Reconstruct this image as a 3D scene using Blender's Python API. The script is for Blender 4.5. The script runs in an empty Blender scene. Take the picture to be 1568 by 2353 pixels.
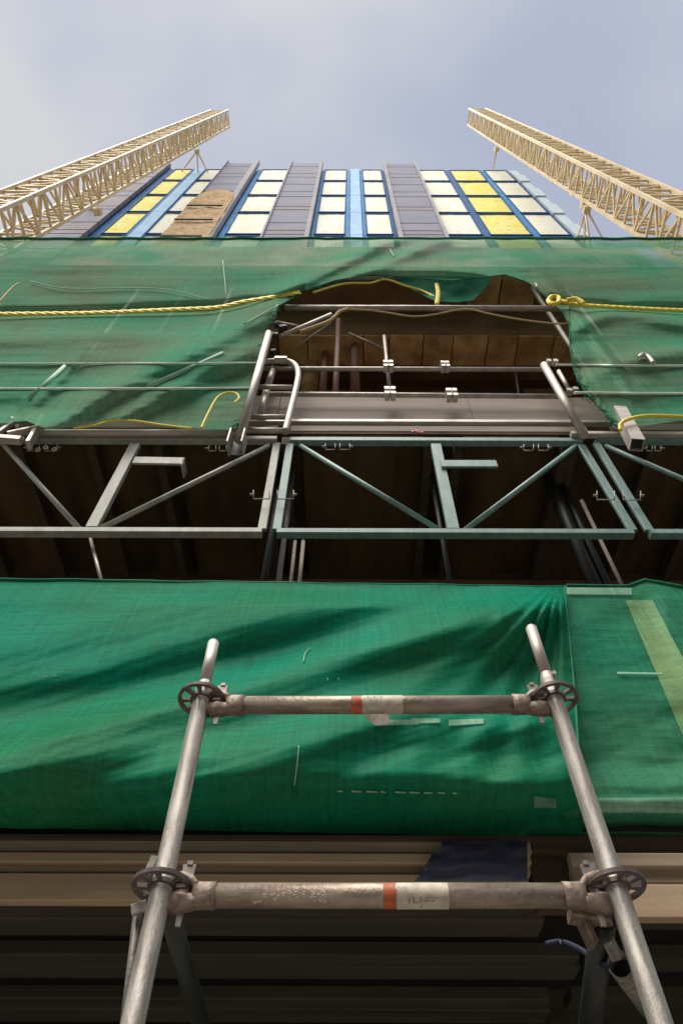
import bpy, math, random
import numpy as np
from mathutils import Vector, Matrix, noise
random.seed(11)
sc = bpy.context.scene
col = sc.collection

# ------------------------------------------------------------------ camera
# Photograph measured on a 1568 x 2352 grid; at(u, v, Y) gives the point of the plane y=Y seen there.
W0, H0, F = 1568.0, 2352.0, 1500.0
U0, V0 = 802.0, 1176.0
CAM = Vector((0, 0, 1.6))
TH = math.atan(1500.0 / 1138.0)
ROLL = math.radians(0.2)
cam = bpy.data.cameras.new('camera')
cam.sensor_fit = 'VERTICAL'; cam.sensor_height = 36.0; cam.sensor_width = 24.0
cam.lens = F / H0 * 36.0
cam.shift_x = -(U0 - W0 / 2) / H0
cam.clip_start = 0.05; cam.clip_end = 1000
camo = bpy.data.objects.new('camera', cam); col.objects.link(camo)
fwd = Vector((0, math.cos(TH), math.sin(TH)))
up0 = Vector((0, -math.sin(TH), math.cos(TH))); rt0 = Vector((1, 0, 0))
upv = up0 * math.cos(ROLL) - rt0 * math.sin(ROLL)
rtv = rt0 * math.cos(ROLL) + up0 * math.sin(ROLL)
camo.matrix_world = Matrix(((rtv.x, upv.x, -fwd.x, CAM.x), (rtv.y, upv.y, -fwd.y, CAM.y),
                            (rtv.z, upv.z, -fwd.z, CAM.z), (0, 0, 0, 1)))
sc.camera = camo
sc.render.resolution_x, sc.render.resolution_y = 682, 1024

def ray(u, v):
    return fwd * F + rtv * (u - U0) + upv * (V0 - v)
def at(u, v, Y):
    d = ray(u, v); return CAM + d * (Y / d.y)
def atz(u, v, Z):
    d = ray(u, v); return CAM + d * ((Z - CAM.z) / d.z)

# ------------------------------------------------------------------ world, sun, exposure
SUN_EL, SUN_AZ = math.radians(67), math.radians(212)      # azimuth clockwise from +Y
world = bpy.data.worlds.new('World'); sc.world = world; world.use_nodes = True
nt = world.node_tree; nt.nodes.clear()
def N(tree, t, **kw):
    n = tree.nodes.new(t)
    for k, v in kw.items():
        if k in n.inputs: n.inputs[k].default_value = v
        else: setattr(n, k, v)
    return n
wo = N(nt, 'ShaderNodeOutputWorld'); bgs = N(nt, 'ShaderNodeBackground', Strength=0.11)
sky = N(nt, 'ShaderNodeTexSky', sky_type='NISHITA', sun_disc=False, sun_elevation=SUN_EL, sun_rotation=SUN_AZ,
        air_density=1.0, dust_density=2.0)
nt.links.new(sky.outputs[0], bgs.inputs['Color'])
bgc = N(nt, 'ShaderNodeBackground', Strength=0.90)
tc = N(nt, 'ShaderNodeTexCoord')
mp = N(nt, 'ShaderNodeMapping'); mp.inputs['Scale'].default_value = (1.1, 1.5, 1.0); mp.inputs['Location'].default_value = (0.35, 0.2, 0.1)
nt.links.new(tc.outputs['Generated'], mp.inputs[0])
nz = N(nt, 'ShaderNodeTexNoise', Scale=2.2, Detail=4.0, Roughness=0.45)
nt.links.new(mp.outputs[0], nz.inputs['Vector'])
sep = N(nt, 'ShaderNodeSeparateXYZ'); nt.links.new(tc.outputs['Generated'], sep.inputs[0])
m1 = N(nt, 'ShaderNodeMath', operation='MULTIPLY_ADD'); m1.inputs[1].default_value = -0.42
nt.links.new(sep.outputs[0], m1.inputs[0]); nt.links.new(nz.outputs['Fac'], m1.inputs[2])
rp = N(nt, 'ShaderNodeValToRGB'); nt.links.new(m1.outputs[0], rp.inputs[0])
e = rp.color_ramp.elements
e[0].position = 0.30; e[0].color = (0.405, 0.445, 0.565, 1)
e[1].position = 0.66; e[1].color = (0.60, 0.61, 0.63, 1)
nm = rp.color_ramp.elements.new(0.50); nm.color = (0.49, 0.52, 0.605, 1)
nt.links.new(rp.outputs[0], bgc.inputs['Color'])
mx = N(nt, 'ShaderNodeMixShader', Fac=0.94)
nt.links.new(bgs.outputs[0], mx.inputs[1]); nt.links.new(bgc.outputs[0], mx.inputs[2])
nt.links.new(mx.outputs[0], wo.inputs['Surface'])

sun = bpy.data.lights.new('sun', 'SUN'); sun.energy = 5.0; sun.angle = math.radians(50); sun.color = (1.0, 0.93, 0.82)
so = bpy.data.objects.new('sun', sun); col.objects.link(so)
sd = Vector((math.sin(SUN_AZ) * math.cos(SUN_EL), math.cos(SUN_AZ) * math.cos(SUN_EL), math.sin(SUN_EL)))
so.rotation_euler = sd.to_track_quat('Z', 'Y').to_euler()
so.location = (0, -20, 60)
vs = sc.view_settings
vs.view_transform = 'Standard'; vs.look = 'None'; vs.exposure = 0.3; vs.gamma = 1.0; vs.use_curve_mapping = False
sc.cycles.max_bounces = 8; sc.cycles.transparent_max_bounces = 16

# ------------------------------------------------------------------ materials
def mat(name, c1, c2=None, scale=(6, 6, 6), rough=0.6, metal=0.0, detail=5.0, lo=0.35, hi=0.7, bump=0.0, bscale=60.0, spots=None):
    m = bpy.data.materials.new(name); m.use_nodes = True; t = m.node_tree
    b = t.nodes['Principled BSDF']
    b.inputs['Roughness'].default_value = rough; b.inputs['Metallic'].default_value = metal
    tcn = N(t, 'ShaderNodeTexCoord'); mpn = N(t, 'ShaderNodeMapping'); mpn.inputs['Scale'].default_value = scale
    oi = N(t, 'ShaderNodeObjectInfo'); ra = N(t, 'ShaderNodeVectorMath', operation='MULTIPLY_ADD')
    ra.inputs[1].default_value = (37.0, 23.0, 51.0); t.links.new(oi.outputs['Random'], ra.inputs[0]); t.links.new(tcn.outputs['Object'], ra.inputs[2])
    t.links.new(ra.outputs[0], mpn.inputs[0])
    n = N(t, 'ShaderNodeTexNoise', Scale=1.0, Detail=detail, Roughness=0.6); t.links.new(mpn.outputs[0], n.inputs['Vector'])
    r = N(t, 'ShaderNodeValToRGB'); t.links.new(n.outputs['Fac'], r.inputs[0])
    if c2 is None: c2 = tuple(x * 0.7 for x in c1)
    r.color_ramp.elements[0].position = lo; r.color_ramp.elements[0].color = (*c1, 1)
    r.color_ramp.elements[1].position = hi; r.color_ramp.elements[1].color = (*c2, 1)
    last = r.outputs[0]
    if spots:
        sc_, thr, colr = spots
        n2 = N(t, 'ShaderNodeTexNoise', Scale=sc_, Detail=3.0, Roughness=0.7); t.links.new(ra.outputs[0], n2.inputs['Vector'])
        r2 = N(t, 'ShaderNodeValToRGB'); t.links.new(n2.outputs['Fac'], r2.inputs[0])
        r2.color_ramp.elements[0].position = thr; r2.color_ramp.elements[0].color = (0, 0, 0, 1)
        r2.color_ramp.elements[1].position = min(thr + 0.06, 1); r2.color_ramp.elements[1].color = (1, 1, 1, 1)
        mxn = N(t, 'ShaderNodeMix', data_type='RGBA'); t.links.new(r2.outputs[0], mxn.inputs[0])
        t.links.new(last, mxn.inputs[6]); mxn.inputs[7].default_value = (*colr, 1); last = mxn.outputs[2]
    t.links.new(last, b.inputs['Base Color'])
    if bump:
        n3 = N(t, 'ShaderNodeTexNoise', Scale=bscale, Detail=4.0); t.links.new(tcn.outputs['Object'], n3.inputs['Vector'])
        bm_ = N(t, 'ShaderNodeBump', Strength=bump, Distance=0.01); t.links.new(n3.outputs['Fac'], bm_.inputs['Height'])
        t.links.new(bm_.outputs[0], b.inputs['Normal'])
    return m

def net_mat(name, ca, cb, cover, see_c, weave=(60, 60, 900), patch=0.12):
    """woven debris mesh: diffuse + translucent threads with fine open holes"""
    m = bpy.data.materials.new(name); m.use_nodes = True; t = m.node_tree; t.nodes.clear()
    out = N(t, 'ShaderNodeOutputMaterial')
    tcn = N(t, 'ShaderNodeTexCoord')
    def nz(scale, detail=4.0, rough=0.55):
        mpn = N(t, 'ShaderNodeMapping'); mpn.inputs['Scale'].default_value = scale; t.links.new(tcn.outputs['Object'], mpn.inputs[0])
        n = N(t, 'ShaderNodeTexNoise', Scale=1.0, Detail=detail, Roughness=rough); t.links.new(mpn.outputs[0], n.inputs['Vector']); return n.outputs['Fac']
    big = nz((0.7, 0.7, 0.9), 5.0); thr = nz((1.8, 2, 55), 3.0, 0.7); thv = nz((60, 2, 1.5), 3.0, 0.7); fine = nz((30, 30, 90), 3.0, 0.7)
    r = N(t, 'ShaderNodeValToRGB'); t.links.new(big, r.inputs[0])
    r.color_ramp.elements[0].position = 0.38; r.color_ramp.elements[0].color = (*ca, 1)
    r.color_ramp.elements[1].position = 0.66; r.color_ramp.elements[1].color = (*cb, 1)
    # thread streak brightness
    a1 = N(t, 'ShaderNodeMath', operation='ADD'); t.links.new(thr, a1.inputs[0]); t.links.new(thv, a1.inputs[1])
    a2 = N(t, 'ShaderNodeMath', operation='ADD'); t.links.new(a1.outputs[0], a2.inputs[0]); t.links.new(fine, a2.inputs[1])
    mr = N(t, 'ShaderNodeMapRange'); t.links.new(a2.outputs[0], mr.inputs[0])
    mr.inputs[1].default_value = 1.15; mr.inputs[2].default_value = 1.85; mr.inputs[3].default_value = 0.72; mr.inputs[4].default_value = 1.25
    mu = N(t, 'ShaderNodeMix', data_type='RGBA', blend_type='MULTIPLY'); mu.inputs[0].default_value = 1.0
    t.links.new(r.outputs[0], mu.inputs[6]); t.links.new(mr.outputs[0], mu.inputs[7])
    d = N(t, 'ShaderNodeBsdfDiffuse'); t.links.new(mu.outputs[2], d.inputs['Color'])
    tl = N(t, 'ShaderNodeBsdfTranslucent'); t.links.new(mu.outputs[2], tl.inputs['Color'])
    gl = N(t, 'ShaderNodeBsdfGlossy', Roughness=0.45); gl.inputs['Color'].default_value = (0.5, 0.7, 0.6, 1)
    s1 = N(t, 'ShaderNodeMixShader', Fac=0.28); t.links.new(d.outputs[0], s1.inputs[1]); t.links.new(tl.outputs[0], s1.inputs[2])
    s1b = N(t, 'ShaderNodeMixShader', Fac=0.012); t.links.new(s1.outputs[0], s1b.inputs[1]); t.links.new(gl.outputs[0], s1b.inputs[2])
    tr = N(t, 'ShaderNodeBsdfTransparent')
    mf = N(t, 'ShaderNodeMapRange'); t.links.new(big, mf.inputs[0])
    mf.inputs[1].default_value = 0.35; mf.inputs[2].default_value = 0.7; mf.inputs[3].default_value = cover + patch * 0.5; mf.inputs[4].default_value = cover - patch * 0.5
    s2 = N(t, 'ShaderNodeMixShader'); t.links.new(mf.outputs[0], s2.inputs[0])
    t.links.new(tr.outputs[0], s2.inputs[1]); t.links.new(s1b.outputs[0], s2.inputs[2])
    bf = N(t, 'ShaderNodeBump', Strength=0.10, Distance=0.006)
    t.links.new(a2.outputs[0], bf.inputs['Height'])
    t.links.new(bf.outputs[0], d.inputs['Normal']); t.links.new(bf.outputs[0], gl.inputs['Normal'])
    t.links.new(s2.outputs[0], out.inputs['Surface'])
    return m

M = {}
M['galv'] = mat('galvanised_steel', (0.26, 0.245, 0.225), (0.095, 0.085, 0.075), (60, 60, 9), 0.5, 0.35, bump=0.16, bscale=120, spots=(22, 0.66, (0.16, 0.10, 0.07)))
M['galv_far'] = mat('weathered_galvanised_tube', (0.47, 0.43, 0.385), (0.29, 0.25, 0.215), (9, 9, 3), 0.5, 0.35)
M['ledger'] = mat('dirty_galvanised_tube', (0.36, 0.30, 0.24), (0.16, 0.12, 0.088), (10, 45, 45), 0.45, 0.35, bump=0.2, bscale=90, spots=(30, 0.64, (0.42, 0.36, 0.30)))
M['cast'] = mat('rusty_cast_steel', (0.27, 0.21, 0.17), (0.13, 0.09, 0.07), (40, 40, 40), 0.55, 0.35, bump=0.3)
M['disc'] = mat('dark_steel', (0.16, 0.13, 0.12), (0.06, 0.05, 0.05), (40, 40, 40), 0.5, 0.5)
M['pin'] = mat('zinc_wedge', (0.38, 0.35, 0.32), (0.22, 0.20, 0.18), (50, 50, 50), 0.4, 0.5)
M['orange'] = mat('orange_print', (0.48, 0.105, 0.03), (0.30, 0.06, 0.02), (50, 50, 50), 0.6, spots=(60, 0.62, (0.3, 0.24, 0.19)))
M['label'] = mat('worn_white_label', (0.52, 0.49, 0.41), (0.34, 0.28, 0.22), (45, 60, 60), 0.6, spots=(60, 0.66, (0.2, 0.16, 0.13)))
M['ink'] = mat('faded_ink', (0.22, 0.19, 0.17), (0.30, 0.26, 0.22), (90, 90, 90), 0.7)
M['truss_green'] = mat('pale_green_painted_steel', (0.175, 0.29, 0.27), (0.10, 0.18, 0.17), (14, 14, 5), 0.5, 0.0, spots=(18, 0.68, (0.16, 0.12, 0.09)))
M['truss_beige'] = mat('grey_beige_painted_steel', (0.36, 0.365, 0.32), (0.22, 0.24, 0.21), (14, 14, 5), 0.5, 0.0, spots=(16, 0.66, (0.16, 0.12, 0.09)))
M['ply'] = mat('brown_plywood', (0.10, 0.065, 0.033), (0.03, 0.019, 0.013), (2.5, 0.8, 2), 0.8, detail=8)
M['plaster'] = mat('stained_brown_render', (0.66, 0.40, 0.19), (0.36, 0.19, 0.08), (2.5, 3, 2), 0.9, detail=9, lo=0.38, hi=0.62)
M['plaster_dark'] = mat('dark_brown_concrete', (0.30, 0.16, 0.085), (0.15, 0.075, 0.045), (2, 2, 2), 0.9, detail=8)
M['redpost'] = mat('red_oxide_steel', (0.28, 0.10, 0.07), (0.18, 0.08, 0.06), (10, 10, 6), 0.6)
M['toe'] = mat('grey_brown_board', (0.29, 0.24, 0.20), (0.21, 0.165, 0.135), (1.2, 12, 26), 0.75, detail=7, bump=0.1)
M['aluminium'] = mat('pale_aluminium', (0.52, 0.48, 0.43), (0.34, 0.30, 0.265), (3, 20, 20), 0.45, 0.3)
M['wood'] = mat('tan_timber', (0.42, 0.31, 0.20), (0.29, 0.205, 0.13), (1.2, 18, 26), 0.7, detail=8, bump=0.12, bscale=50)
M['wood_grey'] = mat('grey_timber', (0.36, 0.29, 0.20), (0.23, 0.175, 0.12), (1.0, 18, 30), 0.75, detail=8)
M['wood_dark'] = mat('dark_stained_timber', (0.07, 0.045, 0.026), (0.035, 0.022, 0.014), (1.0, 18, 30), 0.75)
M['blue_tarp'] = mat('dark_blue_tarpaulin', (0.013, 0.018, 0.05), (0.008, 0.010, 0.022), (9, 9, 14), 0.6, bump=0.2, bscale=18, spots=(16, 0.66, (0.12, 0.13, 0.16)))
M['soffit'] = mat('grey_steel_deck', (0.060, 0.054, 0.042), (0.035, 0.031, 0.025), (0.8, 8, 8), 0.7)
M['black'] = mat('black_and_hollow_shade', (0.02, 0.02, 0.02), (0.012, 0.012, 0.012), (10, 10, 10), 0.6)  # plain black parts, and the shade painted inside hollow tubes
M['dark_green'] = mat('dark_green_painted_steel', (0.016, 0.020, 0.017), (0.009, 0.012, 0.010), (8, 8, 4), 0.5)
M['rope'] = mat('yellow_polypropylene_rope', (0.92, 0.76, 0.05), (0.72, 0.52, 0.05), (60, 60, 60), 0.6, bump=0.5, bscale=90)
M['rope_pale'] = mat('faded_rope', (0.55, 0.40, 0.16), (0.38, 0.26, 0.12), (60, 60, 60), 0.7)
M['wire_pale'] = mat('pale_plastic_wire', (0.75, 0.85, 0.78), (0.6, 0.72, 0.65), (9, 9, 9), 0.6)
M['thread'] = mat('pale_frayed_thread', (0.26, 0.48, 0.36), (0.2, 0.38, 0.28), (60, 60, 60), 0.7)
M['mast'] = mat('cream_yellow_paint', (0.84, 0.70, 0.44), (0.62, 0.47, 0.25), (1.5, 1.5, 1.5), 0.55, spots=(3.0, 0.63, (0.46, 0.29, 0.13)))
M['film'] = mat('white_protective_film', (0.92, 0.92, 0.84), (0.90, 0.89, 0.62), (1.1, 1.6, 0.8), 0.4, lo=0.42, hi=0.66, spots=(2.6, 0.60, (0.88, 0.76, 0.40)))
M['film_y'] = mat('yellow_protective_film', (0.88, 0.80, 0.14), (0.86, 0.82, 0.34), (2.2, 2.2, 1.6), 0.4, lo=0.42, hi=0.62, spots=(3.4, 0.58, (0.78, 0.52, 0.08)))
M['navy'] = mat('navy_window_frame', (0.045, 0.15, 0.36), (0.03, 0.10, 0.26), (2, 2, 1), 0.45)
M['sky_blue'] = mat('pale_blue_cladding', (0.36, 0.60, 0.90), (0.50, 0.74, 0.95), (1.5, 1.5, 1.2), 0.45)
M['deep_blue'] = mat('blue_cladding', (0.05, 0.22, 0.52), (0.12, 0.34, 0.62), (1.5, 1.5, 1.2), 0.45)
M['ice'] = mat('pale_corner_cladding', (0.66, 0.80, 0.88), (0.76, 0.86, 0.90), (1.5, 1.5, 1.2), 0.45)
M['slate'] = mat('slate_grey_cladding', (0.215, 0.225, 0.305), (0.28, 0.28, 0.355), (0.9, 0.9, 1.4), 0.5, 0.1)
M['slate_light'] = mat('light_grey_cladding', (0.25, 0.235, 0.27), (0.32, 0.29, 0.32), (0.9, 0.9, 1.4), 0.5)
M['trim'] = mat('light_grey_trim', (0.42, 0.41, 0.44), (0.34, 0.33, 0.37), (1, 1, 1), 0.5)
M['mesh_brown'] = mat('orange_brown_mesh', (0.60, 0.42, 0.23), (0.74, 0.60, 0.42), (3.5, 3, 5.0), 0.8, detail=9, spots=(5.0, 0.56, (0.40, 0.19, 0.08)))
M['concrete'] = mat('tower_concrete', (0.30, 0.29, 0.28), (0.22, 0.21, 0.20), (0.5, 0.5, 0.5), 0.85)
M['upper_wall'] = mat('mottled_upper_wall', (0.42, 0.36, 0.30), (0.16, 0.12, 0.09), (0.5, 0.6, 0.35), 0.85, detail=4, lo=0.42, hi=0.6)
M['brick'] = mat('opposite_brick', (0.16, 0.10, 0.075), (0.10, 0.065, 0.05), (2, 2, 2), 0.85)
M['glass'] = mat('dark_glass', (0.03, 0.035, 0.04), (0.02, 0.02, 0.025), (1, 1, 1), 0.1)
M['mark_y'] = mat('yellow_tape', (0.90, 0.84, 0.45), (0.88, 0.80, 0.5), (1, 1, 1), 0.6)
M['mark_o'] = mat('orange_tape', (0.88, 0.66, 0.38), (0.85, 0.70, 0.5), (1, 1, 1), 0.6)
M['clamp_steel'] = mat('dull_clamp_steel', (0.24, 0.235, 0.20), (0.13, 0.12, 0.10), (9, 9, 9), 0.6)
M['asphalt'] = mat('asphalt', (0.055, 0.054, 0.052), (0.04, 0.04, 0.039), (3, 3, 3), 0.9, bump=0.4)
M['paving'] = mat('paving', (0.24, 0.22, 0.19), (0.18, 0.17, 0.15), (2, 2, 2), 0.85)
M['pale_band'] = net_mat('pale_green_webbing', (0.30, 0.48, 0.22), (0.22, 0.44, 0.24), 0.62, None, patch=0.5)
M['white_band'] = net_mat('pale_reinforcing_band', (0.34, 0.52, 0.38), (0.20, 0.42, 0.30), 0.68, None, patch=0.5)
M['net_low'] = net_mat('vivid_green_debris_net', (0.0012, 0.225, 0.140), (0.018, 0.165, 0.070), 0.965, None, patch=0.07)
M['net_right'] = net_mat('flat_green_debris_net', (0.025, 0.230, 0.135), (0.060, 0.240, 0.130), 0.93, None, patch=0.10)
M['net_up'] = net_mat('weathered_green_debris_net', (0.080, 0.330, 0.195), (0.240, 0.370, 0.225), 0.77, None, patch=0.34)
M['net_hem'] = net_mat('doubled_green_debris_net', (0.012, 0.16, 0.10), (0.05, 0.24, 0.15), 0.97, None, patch=0.04)

for k_, sp_ in (('navy', .08), ('sky_blue', .1), ('deep_blue', .08), ('ice', .15), ('slate', .12), ('slate_light', .12), ('trim', .12), ('film', .2), ('film_y', .15), ('mesh_brown', 0.0), ('ply', .15), ('plaster', .1), ('plaster_dark', .1), ('soffit', .2)):
    M[k_].node_tree.nodes['Principled BSDF'].inputs['Specular IOR Level'].default_value = sp_
    M[k_].node_tree.nodes['Principled BSDF'].inputs['Metallic'].default_value = 0.0
    M[k_].node_tree.nodes['Principled BSDF'].inputs['Roughness'].default_value = 0.8
# ------------------------------------------------------------------ mesh helpers
WL = {}                                     # world location of parents
class MB:
    def __init__(s): s.v = []; s.f = []; s.sm = []
    def add(s, vs, fs, smooth=False):
        o = len(s.v); s.v += [Vector(p) for p in vs]; s.f += [tuple(i + o for i in f) for f in fs]; s.sm += [smooth] * len(fs)
    def box(s, c, d, R=None, bev=0.0):
        x, y, z = d[0] / 2, d[1] / 2, d[2] / 2
        if bev <= 0:
            vs = [Vector((a * x, b * y, g * z)) for a in (-1, 1) for b in (-1, 1) for g in (-1, 1)]
            fs = [(0, 1, 3, 2), (4, 6, 7, 5), (0, 4, 5, 1), (2, 3, 7, 6), (0, 2, 6, 4), (1, 5, 7, 3)]
        else:                               # octagonal prism along the longest axis
            ax = max(range(3), key=lambda i: d[i]); o1, o2 = [i for i in range(3) if i != ax]
            h = [x, y, z]; a, b = h[o1], h[o2]
            prof = [(-a + bev, -b), (a - bev, -b), (a, -b + bev), (a, b - bev), (a - bev, b), (-a + bev, b), (-a, b - bev), (-a, -b + bev)]
            vs = []
            for sgn in (-1, 1):
                for p in prof:
                    q = [0, 0, 0]; q[ax] = sgn * h[ax]; q[o1] = p[0]; q[o2] = p[1]; vs.append(Vector(q))
            fs = [tuple((i, (i + 1) % 8, 8 + (i + 1) % 8, 8 + i)) for i in range(8)] + [tuple(range(7, -1, -1)), tuple(range(8, 16))]
        c = Vector(c)
        s.add([(R @ p if R is not None else p) + c for p in vs], fs); return s
    def bar(s, p0, p1, w, h, upax=Vector((0, 0, 1)), bev=0.0):
        p0, p1 = Vector(p0), Vector(p1); d = p1 - p0; L = d.length; X = d / L
        Z = upax - X * upax.dot(X)
        if Z.length < 1e-4: Z = Vector((0, 1, 0)) - X * X.y
        Z.normalize(); Y = Z.cross(X)
        R = Matrix((X, Y, Z)).transposed()
        s.box((p0 + p1) / 2, (L, w, h), R, bev); return s
    def tube(s, p0, p1, r, r1=None, n=20, cap=True):
        p0, p1 = Vector(p0), Vector(p1); r1 = r if r1 is None else r1
        d = (p1 - p0).normalized(); a = Vector((1, 0, 0)) if abs(d.x) < 0.8 else Vector((0, 1, 0))
        X = d.cross(a).normalized(); Y = d.cross(X)
        o = len(s.v)
        for p, rr in ((p0, r), (p1, r1)):
            for i in range(n):
                t = 2 * math.pi * i / n; s.v.append(p + X * (rr * math.cos(t)) + Y * (rr * math.sin(t)))
        for i in range(n): s.f.append((o + i, o + (i + 1) % n, o + n + (i + 1) % n, o + n + i)); s.sm.append(True)
        if cap:
            s.f.append(tuple(o + i for i in range(n - 1, -1, -1))); s.sm.append(False)
            s.f.append(tuple(o + n + i for i in range(n))); s.sm.append(False)
        return s
    def path(s, pts, r, n=8, flat=1.0, closed=False, rf=None):
        pts = [Vector(p) for p in pts]; o = len(s.v); K = len(pts)
        for k, p in enumerate(pts):
            d = (pts[min(k + 1, K - 1)] - pts[max(k - 1, 0)]).normalized()
            a = Vector((0, 1, 0)) if abs(d.y) < 0.9 else Vector((0, 0, 1))
            X = d.cross(a).normalized(); Y = d.cross(X).normalized(); rr = rf(k / (K - 1)) * r if rf else r
            for i in range(n):
                t = 2 * math.pi * i / n; s.v.append(p + X * (rr * math.cos(t)) + Y * (rr * flat * math.sin(t)))
        for k in range(K - 1):
            for i in range(n):
                s.f.append((o + k * n + i, o + k * n + (i + 1) % n, o + (k + 1) * n + (i + 1) % n, o + (k + 1) * n + i)); s.sm.append(True)
        s.f.append(tuple(o + i for i in range(n - 1, -1, -1))); s.sm.append(False)
        s.f.append(tuple(o + (K - 1) * n + i for i in range(n))); s.sm.append(False)
        return s
    def ring(s, c, axis, r0, r1, h, n=24):
        c = Vector(c); d = Vector(axis).normalized(); a = Vector((1, 0, 0)) if abs(d.x) < 0.8 else Vector((0, 1, 0))
        X = d.cross(a).normalized(); Y = d.cross(X); o = len(s.v)
        for rr, hh in ((r0, -h / 2), (r1, -h / 2), (r1, h / 2), (r0, h / 2)):
            for i in range(n):
                t = 2 * math.pi * i / n; s.v.append(c + d * hh + X * (rr * math.cos(t)) + Y * (rr * math.sin(t)))
        for k in range(4):
            for i in range(n):
                s.f.append((o + k * n + i, o + k * n + (i + 1) % n, o + ((k + 1) % 4) * n + (i + 1) % n, o + ((k + 1) % 4) * n + i)); s.sm.append(k in (1, 3))
        return s
    def mesh(s, name, m, off=Vector((0, 0, 0))):
        me = bpy.data.meshes.new(name); me.from_pydata([p - off for p in s.v], [], s.f)
        me.polygons.foreach_set('use_smooth', s.sm); me.materials.append(m); me.update()
        return me
    def build(s, name, m, parent=None, label=None, origin=None):
        pl = WL.get(parent.name, Vector((0, 0, 0))) if parent else Vector((0, 0, 0))
        if origin is None: origin = pl
        me = s.mesh(name, M[m] if isinstance(m, str) else m, origin)
        return place(name, me, origin, parent, label)

def place(name, me, loc, parent=None, label=None, rot=None):
    ob = bpy.data.objects.new(name, me); col.objects.link(ob)
    pl = WL.get(parent.name, Vector((0, 0, 0))) if parent else Vector((0, 0, 0))
    if parent: ob.parent = parent
    ob.location = Vector(loc) - pl
    if rot is not None: ob.rotation_euler = rot
    WL[ob.name] = Vector(loc)
    if label: ob['label'] = label
    return ob
def tag(o, label=None, cat=None, group=None, kind=None):
    if label: o['label'] = label
    if cat: o['category'] = cat
    if group: o['group'] = group
    if kind: o['kind'] = kind
    return o
def thing(name, loc, label, cat, group=None):
    o = bpy.data.objects.new(name, None); col.objects.link(o); o.location = loc; o.empty_display_size = 0.3
    WL[o.name] = Vector(loc); tag(o, label, cat, group); return o
def single(mb, name, m, label, cat, group=None, kind=None):
    lo = sum(mb.v, Vector()) / len(mb.v)
    o = mb.build(name, m, None, None, lo); return tag(o, label, cat, group, kind)

def interp(pts, x):
    if x <= pts[0][0]: return pts[0][1]
    for (a, b), (c, d) in zip(pts, pts[1:]):
        if x <= c: return b + (d - b) * (x - a) / (c - a)
    return pts[-1][1]
def smooth_interp(pts, x):
    n = len(pts)
    if x <= pts[0][0]: return pts[0][1]
    if x >= pts[-1][0]: return pts[-1][1]
    for k in range(n - 1):
        if x <= pts[k + 1][0]:
            x0, y0 = pts[k]; x1, y1 = pts[k + 1]
            m0 = (y1 - pts[k - 1][1]) / (x1 - pts[k - 1][0]) if k else (y1 - y0) / (x1 - x0)
            m1_ = (pts[k + 2][1] - y0) / (pts[k + 2][0] - x0) if k + 2 < n else (y1 - y0) / (x1 - x0)
            h = x1 - x0; t = (x - x0) / h
            return (2*t**3 - 3*t*t + 1)*y0 + (t**3 - 2*t*t + t)*h*m0 + (-2*t**3 + 3*t*t)*y1 + (t**3 - t*t)*h*m1_
def curve(pts, n=10):
    """Catmull-Rom through (u, v, Y) picture points, in space"""
    P = [at(*p) if not isinstance(p, Vector) else p for p in pts]; out = []
    for k in range(len(P) - 1):
        p0 = P[max(k - 1, 0)]; p1 = P[k]; p2 = P[k + 1]; p3 = P[min(k + 2, len(P) - 1)]
        for i in range(n):
            t = i / n
            out.append(0.5 * ((2 * p1) + (p2 - p0) * t + (2*p0 - 5*p1 + 4*p2 - p3) * t*t + (3*p1 - p0 - 3*p2 + p3) * t**3))
    out.append(P[-1]); return out

# ------------------------------------------------------------------ ground
b = MB(); b.add([(-300, -300, 0), (300, -300, 0), (300, 300, 0), (-300, 300, 0)], [(0, 1, 2, 3)])
tag(b.build('road', 'asphalt'), 'grey asphalt road under the scaffold', kind='structure')
b = MB(); b.box((0, 3.0, 0.06), (60, 14.0, 0.12)); tag(b.build('pavement', 'paving'), 'grey paved pavement along the building', kind='structure')

# unseen building added behind the camera to darken the reflections in the tubes
ob_ = thing('added_opposite_building', (0, -16, 0), 'brown brick building added out of view behind the viewer for the tube reflections', 'building')
b = MB(); b.box((0, -19, 8), (44, 8, 16)); b.build('wall', 'brick', ob_)
pane_me = MB().box((0, 0, 0), (1.3, 0.06, 1.7)).mesh('window', M['glass'])
for k in range(4):
    for i in range(14): place('window', pane_me, (-19.5 + i * 3, -14.98, 2.6 + k * 3.6), ob_)

# ------------------------------------------------------------------ tower
TY = 6.5
kx = lambda u: at(u, 545, TY).x
rows_v = [392, 419, 453, 493, 545]
zr = [at(802, v, TY).z for v in rows_v]
st = zr[3] - zr[4]
zr += [zr[4] - st * 1.02]
ztop = zr[0]; zbot = zr[-1]
tw = thing('tower_block', (0, TY + 5, 0), 'tall tower block with blue frames and white film over its windows rising above the netting', 'building')
b = MB(); b.box(((kx(60) + kx(1352)) / 2, TY + 6.1, (ztop - 0.3) / 2), (kx(1352) - kx(60) - 0.1, 12.0, ztop - 0.3)); b.build('core_wall', 'concrete', tw)
b = MB(); b.box(((kx(207) + kx(1319)) / 2, TY + 0.07, (ztop + zbot) / 2), (kx(1319) - kx(207), 0.06, ztop - zbot + 0.1)); b.build('frame_backing', 'navy', tw)
b = MB(); b.box(((kx(60) + kx(1352)) / 2, TY + 5.9, ztop + 0.02), (kx(1352) - kx(60), 11.4, 0.25)); b.build('roof_slab', 'trim', tw)
winc = [(228, 286, 'film_y'), (331, 391, 'film'), (516, 603, 'film'), (722, 791, 'film'), (843, 903, 'film'), (1023, 1109, 'film'), (1128, 1223, 'film_y'), (1241, 1312, 'film')]
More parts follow.
